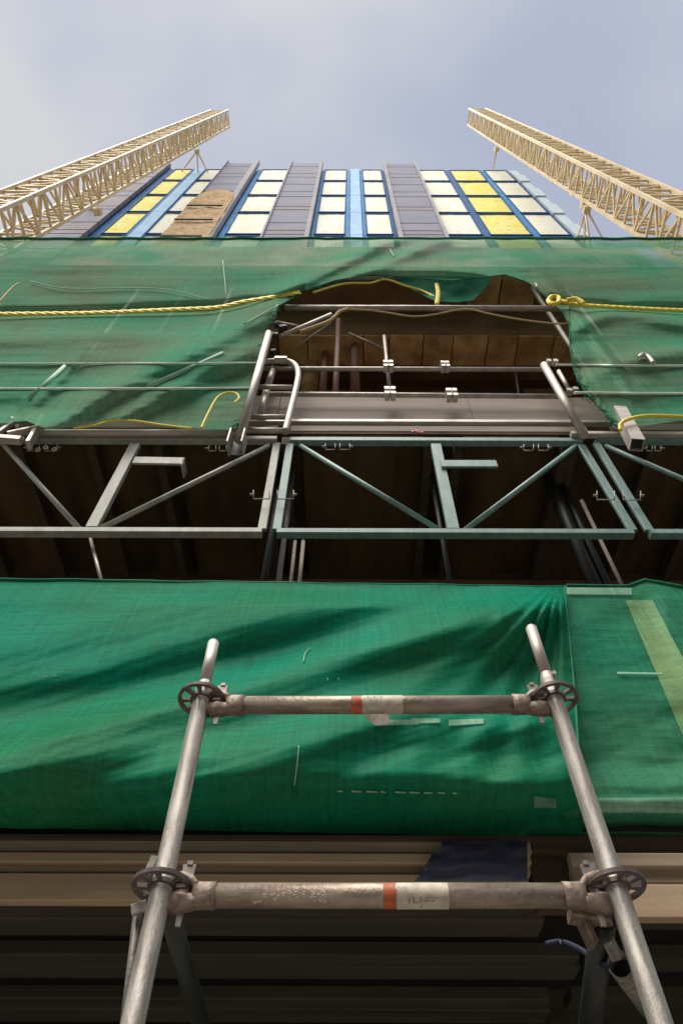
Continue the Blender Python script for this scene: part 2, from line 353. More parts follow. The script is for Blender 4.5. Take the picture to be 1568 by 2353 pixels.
for (u0, u1, mm) in winc:
    x0, x1 = kx(u0), kx(u1)
    for k in range(len(zr) - 1):
        za, zb = zr[k + 1] + 0.30, zr[k] - 0.05
        w = thing('window', (0.5 * (x0 + x1), TY, za), None, None)
        w.parent = tw; w.location = Vector((0.5 * (x0 + x1), TY, za)) - WL[tw.name]
        lab = 'yellow film over the window' if mm == 'film_y' else None
        # slightly bellied protective film
        bb = MB(); nx, nz_ = 7, 7; ph = random.random() * 50
        vsx = []; fsx = []
        for j in range(nz_ + 1):
            for i in range(nx + 1):
                a, c = i / nx, j / nz_
                h = 0.03 * math.sin(math.pi * a) * math.sin(math.pi * c) + 0.012 * noise.noise(Vector((a * 4 + ph, c * 4, 1)))
                vsx.append((x0 + (x1 - x0) * a, TY - 0.02 - h, za + (zb - za) * c))
        for j in range(nz_):
            for i in range(nx):
                q = j * (nx + 1) + i; fsx.append((q, q + 1, q + nx + 2, q + nx + 1))
        bb.add(vsx, fsx, True)
        fo = bb.build('film', mm, w, lab)
        fr = MB(); mx_ = (x0 + x1) / 2; zc = (za + zb) / 2; H = zb - za; Wd = x1 - x0
        for xx in (x0, x1): fr.box((xx, TY - 0.01, zc), (0.05, 0.09, H))
        for zz in (za - 0.025, zb + 0.025): fr.box((mx_, TY - 0.012, zz), (Wd + 0.05, 0.09, 0.05))
        fr.build('frame', 'navy', w)
# blue vertical bands, one storey panel each
def strip(u0, u1, m, y, name, lab=None, segs=True, zt=0.0, top=None):
    x0, x1 = kx(u0), kx(u1)
    for k in range(len(zr) - 1):
        za, zb = zr[k + 1] + 0.02, zr[k] - 0.02 + (zt if k == 0 else 0)
        bb = MB(); bb.box(((x0 + x1) / 2, y, (za + zb) / 2), (x1 - x0, 0.08, zb - za)); bb.build(name, m, tw, lab)
strip(207.5, 226, 'navy', TY + 0.0, 'corner_panel')
strip(287.5, 298, 'deep_blue', TY, 'blue_panel'); strip(299, 329, 'sky_blue', TY - 0.05, 'blue_panel', 'pale blue panel')
strip(501.5, 514, 'deep_blue', TY, 'blue_panel'); strip(714, 720, 'deep_blue', TY, 'blue_panel')
strip(793, 803, 'deep_blue', TY, 'blue_panel'); strip(804, 832, 'sky_blue', TY - 0.05, 'blue_panel', 'pale blue panel'); strip(833, 841, 'deep_blue', TY, 'blue_panel')
strip(905, 911, 'navy', TY, 'blue_panel'); strip(1111, 1126, 'navy', TY, 'blue_panel'); strip(1225, 1239, 'deep_blue', TY, 'blue_panel')
for k in range(len(zr) - 1):                                   # stepped pale return at the right corner
    za, zb = zr[k + 1] + 0.02, zr[k] - 0.02
    for q in range(2):
        z0 = za + (zb - za) * q / 2; z1 = za + (zb - za) * (q + 1) / 2 - 0.02
        bb = MB(); bb.box(((kx(1320) + kx(1350)) / 2, TY - 0.04 + 0.06 * q, (z0 + z1) / 2), (kx(1350) - kx(1320) - 0.08 * q, 0.12, z1 - z0)); bb.build('corner_return', 'ice', tw)
# slate clad piers: louvre panels of unequal height with dark joints
for (u0, u1, brown) in ((60, 206, 0), (396, 482, 1), (611, 702, 0), (921, 1013, 0)):
    x0, x1 = kx(u0), kx(u1); xc = (x0 + x1) / 2
    top = ztop + 0.6
    bb = MB(); bb.box((xc, TY - 0.02, (top - 0.1 + zbot) / 2), (x1 - x0 - 0.04, 0.12, top - 0.1 - zbot)); bb.build('pier_back', 'navy', tw)
    z = top; k = 0
    hs = [1.0, 1.9, 0.9, 1.7, 1.6, 1.0, 1.9, 0.55, 2.1, 1.1, 0.55, 1.9, 1.1, 0.55]
    while z > zbot:
        h = hs[k % len(hs)]; k += 1
        bb = MB(); bb.box((xc, TY - 0.17, z - h / 2), (x1 - x0, 0.16, h - 0.09)); bb.build('cladding_panel', 'slate_light' if h < 0.6 or (u0 == 60 and k % 3) else 'slate', tw)
        z -= h
    if u0 > 60:
        for (a, c) in (((482.5, 499) if brown else (702.5, 712)) if u0 < 900 else (1013.5, 1021), (394, 395.5) if brown else ((606, 610.5) if u0 < 900 else (912, 920.5))):
            for kk in range(len(zr) - 1):
                za, zb = zr[kk + 1] + 0.015, zr[kk] - 0.015 + (1.1 if kk == 0 else 0)
                bb = MB(); bb.box(((kx(a) + kx(c)) / 2, TY - 0.19, (za + zb) / 2), (kx(c) - kx(a), 0.24, zb - za)); bb.build('pier_trim', 'trim', tw)
    if brown:                                                   # mesh curtain with a rounded head hung over the pier
        zt = at(480, 440, TY - 0.4).z
        bb = MB(); nx, nzz = 16, 60; vsx = []; fsx = []
        for j in range(nzz + 1):
            for i in range(nx + 1):
                a = i / nx; c = j / nzz; x = x0 - 0.10 + (x1 - x0 + 0.30) * a
                zc_ = zt + 1.8 * math.sqrt(max(0, 1 - (2 * a - 1) ** 2)) - 1.0
                z_ = zbot + (zc_ - zbot) * c
                vsx.append((x, TY - 0.34 - 0.05 * noise.noise(Vector((x * 2, z_ * 1.3, 3))), z_))
        for j in range(nzz):
            for i in range(nx):
                q = j * (nx + 1) + i; fsx.append((q, q + 1, q + nx + 2, q + nx + 1))
        bb.add(vsx, fsx, True); bb.build('mesh_curtain', 'mesh_brown', tw, 'orange brown mesh hung over the pier')
        for j in range(9):
            zz = zbot + 2 + j * 2.3
            if zz < zt - 0.8:
                bb = MB(); bb.box((xc, TY - 0.43, zz), (x1 - x0 + 0.05, 0.05, 0.14)); bb.build('batten', 'wood_dark', tw)

# ------------------------------------------------------------------ lattice masts
def mast(pt, pb, Yt, Yb, label, mirror):
    A = at(pt[0], pt[1], Yt); B = at(pb[0], pb[1], Yb)
    d = (A - B).normalized(); G = B - d * (B.z / d.z)
    o = thing('lattice_mast', G, label, 'mast', 'lattice masts either side of the tower')
    S1, S2 = 1.02, 0.86
    X = (Vector((1, 0, 0)) - d * d.x).normalized(); Yv = d.cross(X).normalized()
    L = (A - G).length
    cs = [X * (a * S1 / 2) + Yv * (c * S2 / 2) for a, c in ((-1, -1), (1, -1), (1, 1), (-1, 1))]
    for c in cs:
        bb = MB(); bb.bar(G + c, A + c, 0.088, 0.088, Yv); bb.build('chord', 'mast', o)
    pitch = 0.78; n = int(L / pitch)
    R = Matrix((X, Yv, d)).transposed()
    eul = R.to_euler()
    for q in range(4):
        c0, c1 = cs[q], cs[(q + 1) % 4]
        loc0 = R.transposed() @ c0; loc1 = R.transposed() @ c1
        inw = -(loc0 + loc1).normalized() * 0.02
        off = Vector((0, 0, L - n * pitch))
        mh = MB().bar(loc0 + inw, loc1 + inw, 0.055, 0.055).mesh('crossbar', M['mast'])
        da = MB().bar(loc0 + inw * 1.6 + Vector((0, 0, 0.03)), loc1 + inw * 1.6 + Vector((0, 0, pitch - 0.03)), 0.05, 0.05).mesh('diagonal_brace', M['mast'])
        db = MB().bar(loc1 + inw * 1.6 + Vector((0, 0, 0.03)), loc0 + inw * 1.6 + Vector((0, 0, pitch - 0.03)), 0.05, 0.05).mesh('diagonal_brace', M['mast'])
        for k in range(n + 1):
            p = G + d * (L - n * pitch + k * pitch - (0.03 if k == n else 0))
            place('crossbar', mh, p, o, rot=eul)
            if k < n: place('diagonal_brace', da if (k + q) % 2 else db, p, o, rot=eul)
    # rungs / plates on the face looking at the tower
    s = 1 if not mirror else -1
    def on(u, v):                                           # point on mast axis seen nearest (u, v)
        best = min((G + d * (L * i / 400) for i in range(400)), key=lambda p: (proj(p)[0] - u) ** 2 + (proj(p)[1] - v) ** 2)
        return best
    return o, on, (X, Yv, d, S1, S2)
def proj(p):
    r = p - CAM; z = r.dot(fwd)
    if z <= 0.01: return (1e6, 1e6)
    return (U0 + F * r.dot(rtv) / z, V0 - F * r.dot(upv) / z)

mL, onL, frL = mast((507, 272), (0, 512), 5.0, 3.83, 'cream lattice mast with longer visible tie, rising on the left of the tower', False)
mR, onR, frR = mast((1093, 268), (1568, 522), 5.0, 3.83, 'cream lattice mast rising on the right of the tower beside the pale corner', True)
def tie(o, base, targets):
    bb = MB(); bb.box(base, (0.2, 0.2, 0.24)); bb.build('tie_bracket', 'mast', o)
    for t in targets: bb = MB(); bb.tube(base, t, 0.035, n=8); bb.build('tie_rod', 'mast', o)
c = onL(445, 335) + Vector((0.35, 0.75, 0)); tie(mL, c, [at(417, 394, TY), at(455, 398, TY), at(478, 396, TY)])
c = onL(180, 430) + Vector((0.45, 0.7, 0)); tie(mL, c, [at(150, 470, TY), at(205, 470, TY)])
c = onR(1150, 325) + Vector((-0.35, 0.75, 0)); tie(mR, c, [at(1130, 394, TY)])
c = onR(1385, 455) + Vector((-0.55, 0.6, 0)); tie(mR, c, [at(1325, 546, TY), at(1340, 560, TY)])
tie(mR, c + Vector((0.1, 0, 0.6)), [c + Vector((0.5, 2.4, -1.5)), at(1385, 552, TY)])
for k, (uu, vv) in enumerate(((1290, 410), (1240, 380), (1200, 355), (1340, 440))):
    c = onR(uu, vv) + Vector((-0.5, 0.46, 0)); bb = MB(); bb.box(c, (0.12, 0.10, 0.3)); bb.build('cable_guide', 'mast', mR)

# ------------------------------------------------------------------ podium building behind the scaffold
WX = 7.0
pod = thing('podium_building', (0, 6, 0), 'dark brown unfinished lower building behind the green netting', 'building')
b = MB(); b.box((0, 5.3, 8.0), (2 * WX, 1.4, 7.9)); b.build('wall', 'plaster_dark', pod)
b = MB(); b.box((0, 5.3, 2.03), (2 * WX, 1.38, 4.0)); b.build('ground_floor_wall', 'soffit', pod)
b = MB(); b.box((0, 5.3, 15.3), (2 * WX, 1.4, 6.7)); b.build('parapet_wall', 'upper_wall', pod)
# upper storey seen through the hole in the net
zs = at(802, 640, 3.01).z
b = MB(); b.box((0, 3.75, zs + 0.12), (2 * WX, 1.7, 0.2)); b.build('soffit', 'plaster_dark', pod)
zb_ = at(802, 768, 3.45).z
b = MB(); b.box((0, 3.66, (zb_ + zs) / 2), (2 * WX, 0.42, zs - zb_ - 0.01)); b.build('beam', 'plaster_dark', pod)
x = at(640, 800, 3.6).x; k = 0
while x < at(1340, 800, 3.6).x:                                # cast panels under the beam
    w = random.uniform(0.34, 0.5)
    bb = MB(); bb.box((x + w / 2, 3.66, zb_ - 0.03 - 0.01 * (k % 2)), (w - 0.015, 0.42, 0.05)); bb.build('soffit_panel', 'plaster', pod); x += w; k += 1
x = at(660, 870, 4.4).x; k = 0
while x < at(1350, 870, 4.4).x:
    w = random.uniform(0.5, 0.9); bb = MB()
    bb.box((x + w / 2, 4.53 - 0.02 * (k % 3), zb_ + 0.2 - 1.6), (w - 0.03, 0.08, 3.6)); bb.build('wall_panel', 'plaster' if k % 2 else 'plaster_dark', pod); x += w; k += 1
for (ua, ub) in ((1085, 1160), (1164, 1245)):
    p_, q_ = at(ua, 680, 3.1), at(ub, 680, 3.1); bb = MB(); bb.box(((p_.x + q_.x) / 2, 3.16, zs - 0.02), (q_.x - p_.x, 0.5, 0.05)); bb.build('soffit_panel', 'plaster', pod)
for (u, v0, v1, Y, r, m) in ((770, 735, 905, 3.2, 0.035, 'redpost'), (708, 745, 905, 3.9, 0.11, 'plaster'), (889, 772, 842, 3.0, 0.02, 'galv_far'), (740, 760, 905, 3.7, 0.05, 'redpost'), (815, 760, 870, 3.6, 0.06, 'redpost')):
    p = at(u, v1, Y); q = Vector((p.x, p.y, at(u, v0, Y).z))
    bb = MB(); bb.tube(p - Vector((0, 0, 0.5)), q, r, n=12); bb.build('prop', m, pod)
for (a, c_, Y) in (((800, 765), (880, 800), 3.3), ((1180, 835), (1190, 905), 3.9), ((690, 790), (760, 742), 3.3)):
    bb = MB(); bb.tube(at(*a, Y), at(*c_, Y), 0.015, n=8); bb.build('pipe', 'galv_far', pod)
# deck under the guard rails, seen from below through the girders
zd = at(802, 1012, 2.86).z
sheets = [(-WX, -4.3), (-4.28, -2.9), (-2.88, -1.55)] + [(at(u0, 1150, 3.3).x, at(u1, 1150, 3.3).x) for u0, u1 in ((395, 600), (690, 975), (1062, 1285), (1330, 1560))] + [(3.1, 4.6), (4.62, WX)]
for (x0, x1) in sheets:
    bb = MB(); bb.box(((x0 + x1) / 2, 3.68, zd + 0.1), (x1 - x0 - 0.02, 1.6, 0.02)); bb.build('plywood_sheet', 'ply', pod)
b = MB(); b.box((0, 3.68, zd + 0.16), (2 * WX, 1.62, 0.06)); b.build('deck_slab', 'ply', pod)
for u in (35, 205, 360, 610, 655, 985, 1052, 1300, 1318, 1500, 1650, -120):
    x = at(u, 1060, 3.0).x
    bb = MB(); bb.box((x, 3.66, zd + 0.03), (0.07, 1.56, 0.12)); bb.build('joist', 'wood_dark', pod)
for v in (1262, 1295, 1318):
    p = at(802, v, 4.50); bb = MB(); bb.box((0, 4.50, p.z), (2 * WX, 0.08, 0.07)); bb.build('ledge', 'wood_dark', pod)

# ------------------------------------------------------------------ lower canopy: timber fascia and steel deck soffit
FY = 2.62
can = thing('timber_canopy', (0, 3.2, at(802, 2072, FY).z), 'canopy with tan timber fascia boards and dark steel deck under the lower net', 'canopy')
def board(u0, u1, v0, v1, y, m, d=0.05, lab=None, bev=0.004, nm='board'):
    um = 0.5 * (max(u0, 0) + min(u1, 1568))
    za, zb = at(um, v1, y - d / 2).z, at(um, v0, y - d / 2).z
    x0 = -WX if u0 <= -100 else at(u0, 0.5 * (v0 + v1), y).x; x1 = WX if u1 >= 1700 else at(u1, 0.5 * (v0 + v1), y).x
    bb = MB(); bb.box(((x0 + x1) / 2, y, (za + zb) / 2), (x1 - x0, d, zb - za), bev=bev); return bb.build(nm, m, can, lab)
board(-300, 1214, 1916, 1929, FY - 0.01, 'wood_dark')
board(-300, 1214, 1930, 1956, FY + 0.00, 'wood_grey')
board(-300, 1213, 1958, 1981, FY - 0.03, 'wood')
board(-300, 1212, 1983, 2004, FY + 0.01, 'wood_grey')
board(-300, 1211, 2006, 2070, FY - 0.02, 'wood', lab='wide tan fascia board')
board(1305, 1900, 1958, 1990, FY - 0.02, 'wood_grey'); board(1310, 1900, 1992, 2028, FY + 0.01, 'wood_grey')
board(1306, 1900, 2030, 2108, FY - 0.04, 'wood', lab='wide tan fascia board with worn edge')
board(1216, 1900, 1918, 1955, FY + 0.06, 'wood_dark')
board(1218, 1300, 1957, 2090, FY + 0.10, 'wood_dark')
# blue tarpaulin wrapped over the end of the boards
bb = MB(); nx, nzz = 50, 30; vsx = []; fsx = []
for j in range(nzz + 1):
    for i in range(nx + 1):
        u = 1000 + (1210 - 1000) * i / nx; lean = (14 - 60 * (j / nzz)) * (1 - i / nx) + 14 * noise.noise(Vector((j * 0.12, 5, 0))) * (1 - i / nx)
        v = 1931 + (2024 - 1931) * j / nzz
        vsx.append(at(u + lean, v, FY - 0.085 - 0.004 * math.sin(j / nzz * 12.0) + 0.010 * noise.noise(Vector((i * .08, j * .15, 2)))))
for j in range(nzz):
    for i in range(nx):
        q = j * (nx + 1) + i; fsx.append((q, q + 1, q + nx + 2, q + nx + 1))
bb.add(vsx, fsx, True)
single(bb, 'tarpaulin', 'blue_tarp', 'dark blue tarpaulin scrap over the right end of the fascia boards', 'tarpaulin')
zsf = at(802, 2072, FY).z
def deck(v0, v1, dz, m, u1=1250, x0=-WX):
    y0 = atz(802, v0, zsf + dz).y; y1 = atz(802, v1, zsf + dz).y
    xe = WX if u1 > 1568 else atz(u1, 0.5 * (v0 + v1), zsf + dz).x
    bb = MB(); bb.box(((x0 + xe) / 2, (y0 + y1) / 2, zsf + dz + 0.03), (xe - x0, abs(y1 - y0), 0.06), bev=0.006); bb.build('deck_plank', m, can)
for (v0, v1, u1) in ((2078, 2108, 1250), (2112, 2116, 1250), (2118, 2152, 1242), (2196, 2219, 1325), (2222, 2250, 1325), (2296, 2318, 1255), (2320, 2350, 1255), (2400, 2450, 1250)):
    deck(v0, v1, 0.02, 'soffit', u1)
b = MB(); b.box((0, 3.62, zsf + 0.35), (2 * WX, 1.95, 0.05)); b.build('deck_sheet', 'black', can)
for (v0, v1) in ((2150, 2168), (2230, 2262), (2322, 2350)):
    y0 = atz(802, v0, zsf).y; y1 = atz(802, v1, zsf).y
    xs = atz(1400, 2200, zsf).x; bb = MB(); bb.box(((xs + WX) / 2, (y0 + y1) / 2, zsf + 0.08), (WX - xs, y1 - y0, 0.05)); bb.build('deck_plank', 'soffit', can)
for x in (-6.6, -3.6, 3.9, 6.6):
    bb = MB(); bb.box((x, 4.1, zsf / 2 + 0.06), (0.14, 0.14, zsf - 0.12)); bb.build('post', 'wood_dark', can)
for x in (-6.6, 6.6):
    bb = MB(); bb.box((x, 2.85, 2.5), (0.12, 0.12, 4.76)); bb.build('post', 'wood_dark', can)

# ------------------------------------------------------------------ girder panels in front of the deck
GY = 2.82
def girder(name_label, m, TL, TR, BL, BR, mid, diags, stub, stub_y=1065, cut=None):
    """TL.. picture corners of the panel (centre lines)"""
    z0 = at(802, 1228, GY).z; z1 = at(802, 1015, GY).z
    o = thing('lattice_girder', at(BL[0], BL[1], GY), name_label, 'girder', 'lattice girder panels over the lower net')
    def bar(p, q, w, d, nm, lab=None, y=GY, mm=m):
        bb = MB(); bb.bar(at(*p, y), at(*q, y), d, w, Vector((0, 0, 1)) if abs(p[0] - q[0]) > abs(p[1] - q[1]) else Vector((1, 0, 0)), bev=0.004); bb.build(nm, mm, o, lab)
    bar(TL, TR, 0.055, 0.06, 'top_chord'); bar(BL, BR, 0.050, 0.06, 'bottom_chord')
    if TL[0] > -100: bar((TL[0], TL[1] + 8), (BL[0], BL[1] - 7), 0.062, 0.03, 'end_post')
    if TR[0] < 1668: bar((TR[0], TR[1] + 8), (BR[0], BR[1] - 7), 0.062, 0.03, 'end_post')
    if mid: bar((mid[0][0], mid[0][1] + 8), (mid[1][0], mid[1][1] - 6), 0.085, 0.045, 'middle_post')
    for p, q in diags:
        bb = MB(); bb.tube(at(*p, GY + 0.005), at(*q, GY + 0.005), 0.021, n=12); bb.build('diagonal', m, o)
    if stub:
        bar(stub[0], stub[1], 0.095, 0.02, 'bracket_plate', None, GY - 0.035)
        pass
    if stub and m == 'truss_beige':
        s1 = stub[1]; bb = MB(); p = at(*s1, GY - 0.035)
        bb.box(p + Vector((0.0, 0.06, -0.0)), (0.012, 0.13, 0.10)); bb.build('bracket_lip', m, o)
    return o
gL = girder('grey-beige lattice girder panel at the left under the framed ladder', 'truss_beige',
       (-560, 1008), (636, 1012), (-760, 1220), (602, 1224), ((312, 1014), (212, 1220)),
       [((8, 1020), (182, 1214)), ((618, 1024), (228, 1216))], ((308, 1058), (420, 1060)))
gC = girder('pale blue-green lattice girder panel in the centre under the opening', 'truss_green',
       (666, 1014), (1334, 1016), (636, 1225), (1452, 1227), ((1000, 1016), (1040, 1224)),
       [((690, 1024), (1014, 1221)), ((1322, 1024), (1062, 1222))], ((1012, 1066), (1140, 1066)))
gR = girder('pale blue-green lattice girder panel cut by the right edge of the photo', 'truss_green',
       (1368, 1012), (2150, 1016), (1490, 1227), (2400, 1230), None,
       [((1388, 1024), (1800, 1200))], None)
# bolted clamps of bent rod on chords and posts
def rod_clamp(u, v, w, h, lab, Y=GY - 0.036):
    bb = MB(); P = [(u - w, v - h / 2), (u - w, v + h / 2), (u - w * 0.2, v + h / 2), (u - w * 0.2, v - h / 2)]
    for pts in (P, [(2 * u - a, c_) for a, c_ in P]):
        for p, q in zip(pts, pts[1:]): bb.tube(at(*p, Y), at(*q, Y), 0.0045, n=6)
    bb.tube(at(u - w - 8, v, Y), at(u - w, v, Y), 0.009, n=6); bb.tube(at(u + w, v, Y), at(u + w + 8, v, Y), 0.009, n=6)
    single(bb, 'rod_clamp', 'clamp_steel', lab, 'clamp', 'bent rod clamps on the girders')
rod_clamp(775, 1026, 28, 14, 'bent rod clamp on the top chord right of the framed ladder')
rod_clamp(1230, 1028, 28, 14, 'bent rod clamp under the top chord left of the leaning right pole')
rod_clamp(1500, 1030, 16, 12, 'bent rod clamp on the top chord beside the cut square tube')
rod_clamp(98, 1028, 34, 16, 'bent rod clamp cluster under the left coupler bracket')
rod_clamp(500, 1030, 20, 12, 'bent rod clamp left of the square socket under the ladder')
rod_clamp(628, 1136, 46, 20, 'bent rod clamp round the two posts left of the centre panel', GY - 0.06)
rod_clamp(1420, 1138, 50, 20, 'bent rod clamp round the two posts right of the centre panel', GY - 0.06)

# dim posts and pipes behind the girders, below the bottom chord
def upright(u, v0, v1, Y, r, m, lab, cat='post', name='back_post', dz0=0.3):
    p = at(u, v1, Y); q = at(u, v0, Y); q = Vector((p.x, p.y, q.z)); bb = MB(); bb.tube(p - Vector((0, 0, dz0)), q, r, n=12)
    single(bb, name, m, lab, cat)
upright(607, 1050, 1335, 3.2, 0.03, 'dark_green', 'dim green post behind the left pair of girder posts')
upright(640, 1060, 1335, 3.3, 0.022, 'truss_beige', 'thin grey-green post behind the centre girder end')
upright(688, 1243, 1335, 3.0, 0.014, 'toe', 'thin pale pipe under the left end of the centre girder', 'pipe', 'pipe')
upright(668, 1243, 1335, 3.0, 0.012, 'toe', 'thin pipe beside a paler one under the centre girder', 'pipe', 'pipe')
upright(1032, 1060, 1335, 3.2, 0.02, 'dark_green', 'dim green post behind the middle of the centre girder')
upright(1362, 1060, 1340, 3.3, 0.05, 'dark_green', 'thick dim green post behind the right pair of girder posts')
upright(1392, 1060, 1340, 3.3, 0.03, 'dark_green', 'dim green post just right of the thick one')
upright(1425, 1150, 1340, 3.15, 0.015, 'toe', 'thin pale post behind the right girder panel', 'pipe', 'pipe')
bb = MB(); bb.tube(at(207, 1232, 2.95), at(236, 1345, 2.8), 0.012, n=10); single(bb, 'pipe', 'galv_far', 'slanting pale rod under the left girder middle post', 'pipe')

# ------------------------------------------------------------------ deck edge: toe board, long rails, guard rails
RY = 2.86
def hbar(u0, u1, v, Y, w, d, m, name, lab, cat, grp=None):
    um = 0.5 * (max(0, u0) + min(1568, u1)); z = at(um, v, Y).z
    x0, x1 = at(u0, v, Y).x, at(u1, v, Y).x
    bb = MB(); bb.box(((x0 + x1) / 2, Y, z), (x1 - x0, d, w), bev=min(w, d) * 0.12); return single(bb, name, m, lab, cat, grp)
def htube(u0, u1, v, Y, r, m, name, lab, cat, grp=None, v1=None):
    v1 = v if v1 is None else v1
    bb = MB(); bb.tube(at(u0, v, Y), at(u1, v1, Y), r, n=16); return single(bb, name, m, lab, cat, grp)
zt0, zt1 = at(900, 966, RY + 0.06).z, at(900, 913, RY + 0.06).z
x0, x1 = at(480, 940, RY).x, at(1402, 940, RY).x
tb = thing('toe_board', ((x0 + x1) / 2, RY + 0.06, zt0), 'wide grey-brown toe board under the guard rails', 'board')
for k, (a, c_) in enumerate(((x0, -0.66), (-0.655, 1.12), (1.125, x1))):
    bb = MB(); bb.box(((a + c_) / 2, RY + 0.06 + 0.004 * k, (zt0 + zt1) / 2), (c_ - a, 0.03, zt1 - zt0), bev=0.003); bb.build('board', 'toe', tb)
hbar(470, 1402, 971, RY + 0.01, 0.05, 0.05, 'aluminium', 'edge_rail', 'pale edge rail along the foot of the wide toe board', 'rail')
hbar(668, 1345, 990, RY + 0.03, 0.10, 0.05, 'toe', 'edge_rail', 'brown-grey rail between toe board and centre girder', 'rail')
htube(-700, 548, 995, 2.76, 0.034, 'aluminium', 'long_tube', 'long pale tube across the left above the beige girder', 'tube')
hbar(1310, 2000, 999, 2.78, 0.05, 0.05, 'aluminium', 'long_tube', 'long pale rail across the right above the girder', 'tube')
hbar(1400, 2000, 968, 2.84, 0.03, 0.03, 'aluminium', 'edge_rail', 'thin pale rail under the hem of the right net', 'rail')
hbar(1400, 2000, 982, 2.92, 0.14, 0.03, 'toe', 'toe_board', 'narrow brown toe board at the right edge of the photo', 'board')
hbar(-700, 640, 978, 2.93, 0.12, 0.03, 'toe', 'toe_board', 'narrow brown toe board behind the left net hem', 'board')
grg = 'guard rails across the opening'
htube(600, 1255, 847, 2.80, 0.024, 'galv_far', 'guard_rail', 'upper of the two thin guard rails across the opening', 'guard rail', grg, 849)
htube(612, 1300, 905, 2.82, 0.024, 'galv_far', 'guard_rail', 'lower of the two thin guard rails just over the toe board', 'guard rail', grg, 911)
htube(655, 1290, 707, 2.80, 0.036, 'galv_far', 'guard_rail', 'thick pale tube across the top of the opening in the net', 'tube', None, 709)
# couplers: paired white blocks on the guard rails
def coupler(u, v, lab, s=1.0):
    c = at(u, v, 2.77); o = thing('coupler', c, lab, 'coupler', 'paired white couplers on the guard rails')
    for dx in (-0.025, 0.025):
        for dz, h in ((0.035, 0.045), (-0.05, 0.04)):
            bb = MB(); bb.box(c + Vector((dx * s, 0, dz * s)), (0.042 * s, 0.08, h * s), bev=0.006); bb.build('jaw', 'aluminium', o)
    bb = MB(); bb.tube(c + Vector((0, -0.03, -0.07 * s)), c + Vector((0, -0.03, 0.06 * s)), 0.008, n=8); bb.build('bolt', 'disc', o)
    return o
coupler(891, 841, 'left white coupler on the upper guard rail', 1.05); coupler(1021, 842, 'right white coupler on the upper guard rail', 0.9)
coupler(895, 903, 'left white coupler on the lower guard rail', 1.1); coupler(1036, 907, 'right white coupler on the lower guard rail', 1.1)

# leaning scaffold pole and rounded frame at the left of the opening
bb = MB(); bb.tube(at(550, 1012, 2.66), at(617, 766, 2.66), 0.038, n=20)
lp = single(bb, 'scaffold_pole', 'galv_far', 'thick leaning scaffold pole left of the framed ladder', 'pole')
o = thing('square_socket', at(545, 1005, 2.68), 'dark open square socket at the foot of the leaning left pole', 'socket')
p = at(545, 1012, 2.66)
bb = MB(); bb.box(p + Vector((-0.055, 0, -0.02)), (0.012, 0.14, 0.2)); bb.build('side_plate', 'galv_far', o)
bb = MB(); bb.box(p + Vector((0.055, 0, -0.02)), (0.012, 0.14, 0.2)); bb.build('side_plate', 'galv_far', o)
bb = MB(); bb.box(p + Vector((0, 0.064, -0.02)), (0.096, 0.012, 0.2)); bb.build('back_plate', 'black', o)
fr = thing('ladder_frame', at(640, 990, 2.74), 'pale tubular ladder frame with rounded top corner left of the opening', 'frame')
FYY = 2.74
pts = [(600, 832, FYY), (640, 829, FYY), (664, 831, FYY), (680, 842, FYY), (685, 862, FYY), (680, 892, FYY), (668, 940, FYY), (655, 992, FYY)]
bb = MB(); bb.path(curve(pts, 8), 0.030, n=14); bb.build('hooped_tube', 'galv_far', fr)
for (a, c_) in (((592, 889), (672, 890)), ((575, 958), (662, 958)), ((560, 988), (655, 989))):
    bb = MB(); bb.tube(at(*a, FYY), at(*c_, FYY), 0.023, n=12); bb.build('rung', 'galv_far', fr)
for (a, c_) in (((629, 845), (616, 884)), ((612, 896), (599, 952))):
    bb = MB(); bb.tube(at(*a, FYY + 0.06), at(*c_, FYY + 0.06), 0.033, n=14); bb.build('inner_post', 'aluminium', fr)
bb = MB(); bb.box(at(645, 826, FYY - 0.03), (0.12, 0.06, 0.05), bev=0.006); bb.build('cap_block', 'aluminium', fr)
# tubes near the top of the leaning pole
for (a, c_, r, m, lab) in (((645, 772), (760, 722), 0.022, 'galv_far', 'sloping pale tube from the leaning pole to the tied rope'),
                           ((634, 738), (700, 752), 0.010, 'galv_far', 'thin rod by the torn net corner'),
                           ((636, 700), (628, 735), 0.016, 'galv_far', 'short pale stub above the leaning pole')):
    bb = MB(); bb.tube(at(*a, 2.7), at(*c_, 2.74), r, n=12); single(bb, 'tube_piece', m, lab, 'tube')
# tangle of dark clamps round the top of the leaning pole
o = thing('swivel_coupler', at(612, 760, 2.70), 'dark swivel coupler at the top of the leaning left pole', 'coupler')
for k in range(9):
    a = random.uniform(596, 660); c_ = random.uniform(735, 830); p = at(a - (c_ - 735) * 0.12, c_, 2.78 + random.uniform(0, .08))
    bb = MB(); bb.box(p, (random.uniform(.04, .09), .06, random.uniform(.04, .09)), Matrix.Rotation(random.uniform(-1, 1), 3, 'Y'), 0.008); bb.build('jaw', 'disc' if k % 2 else 'black', o)
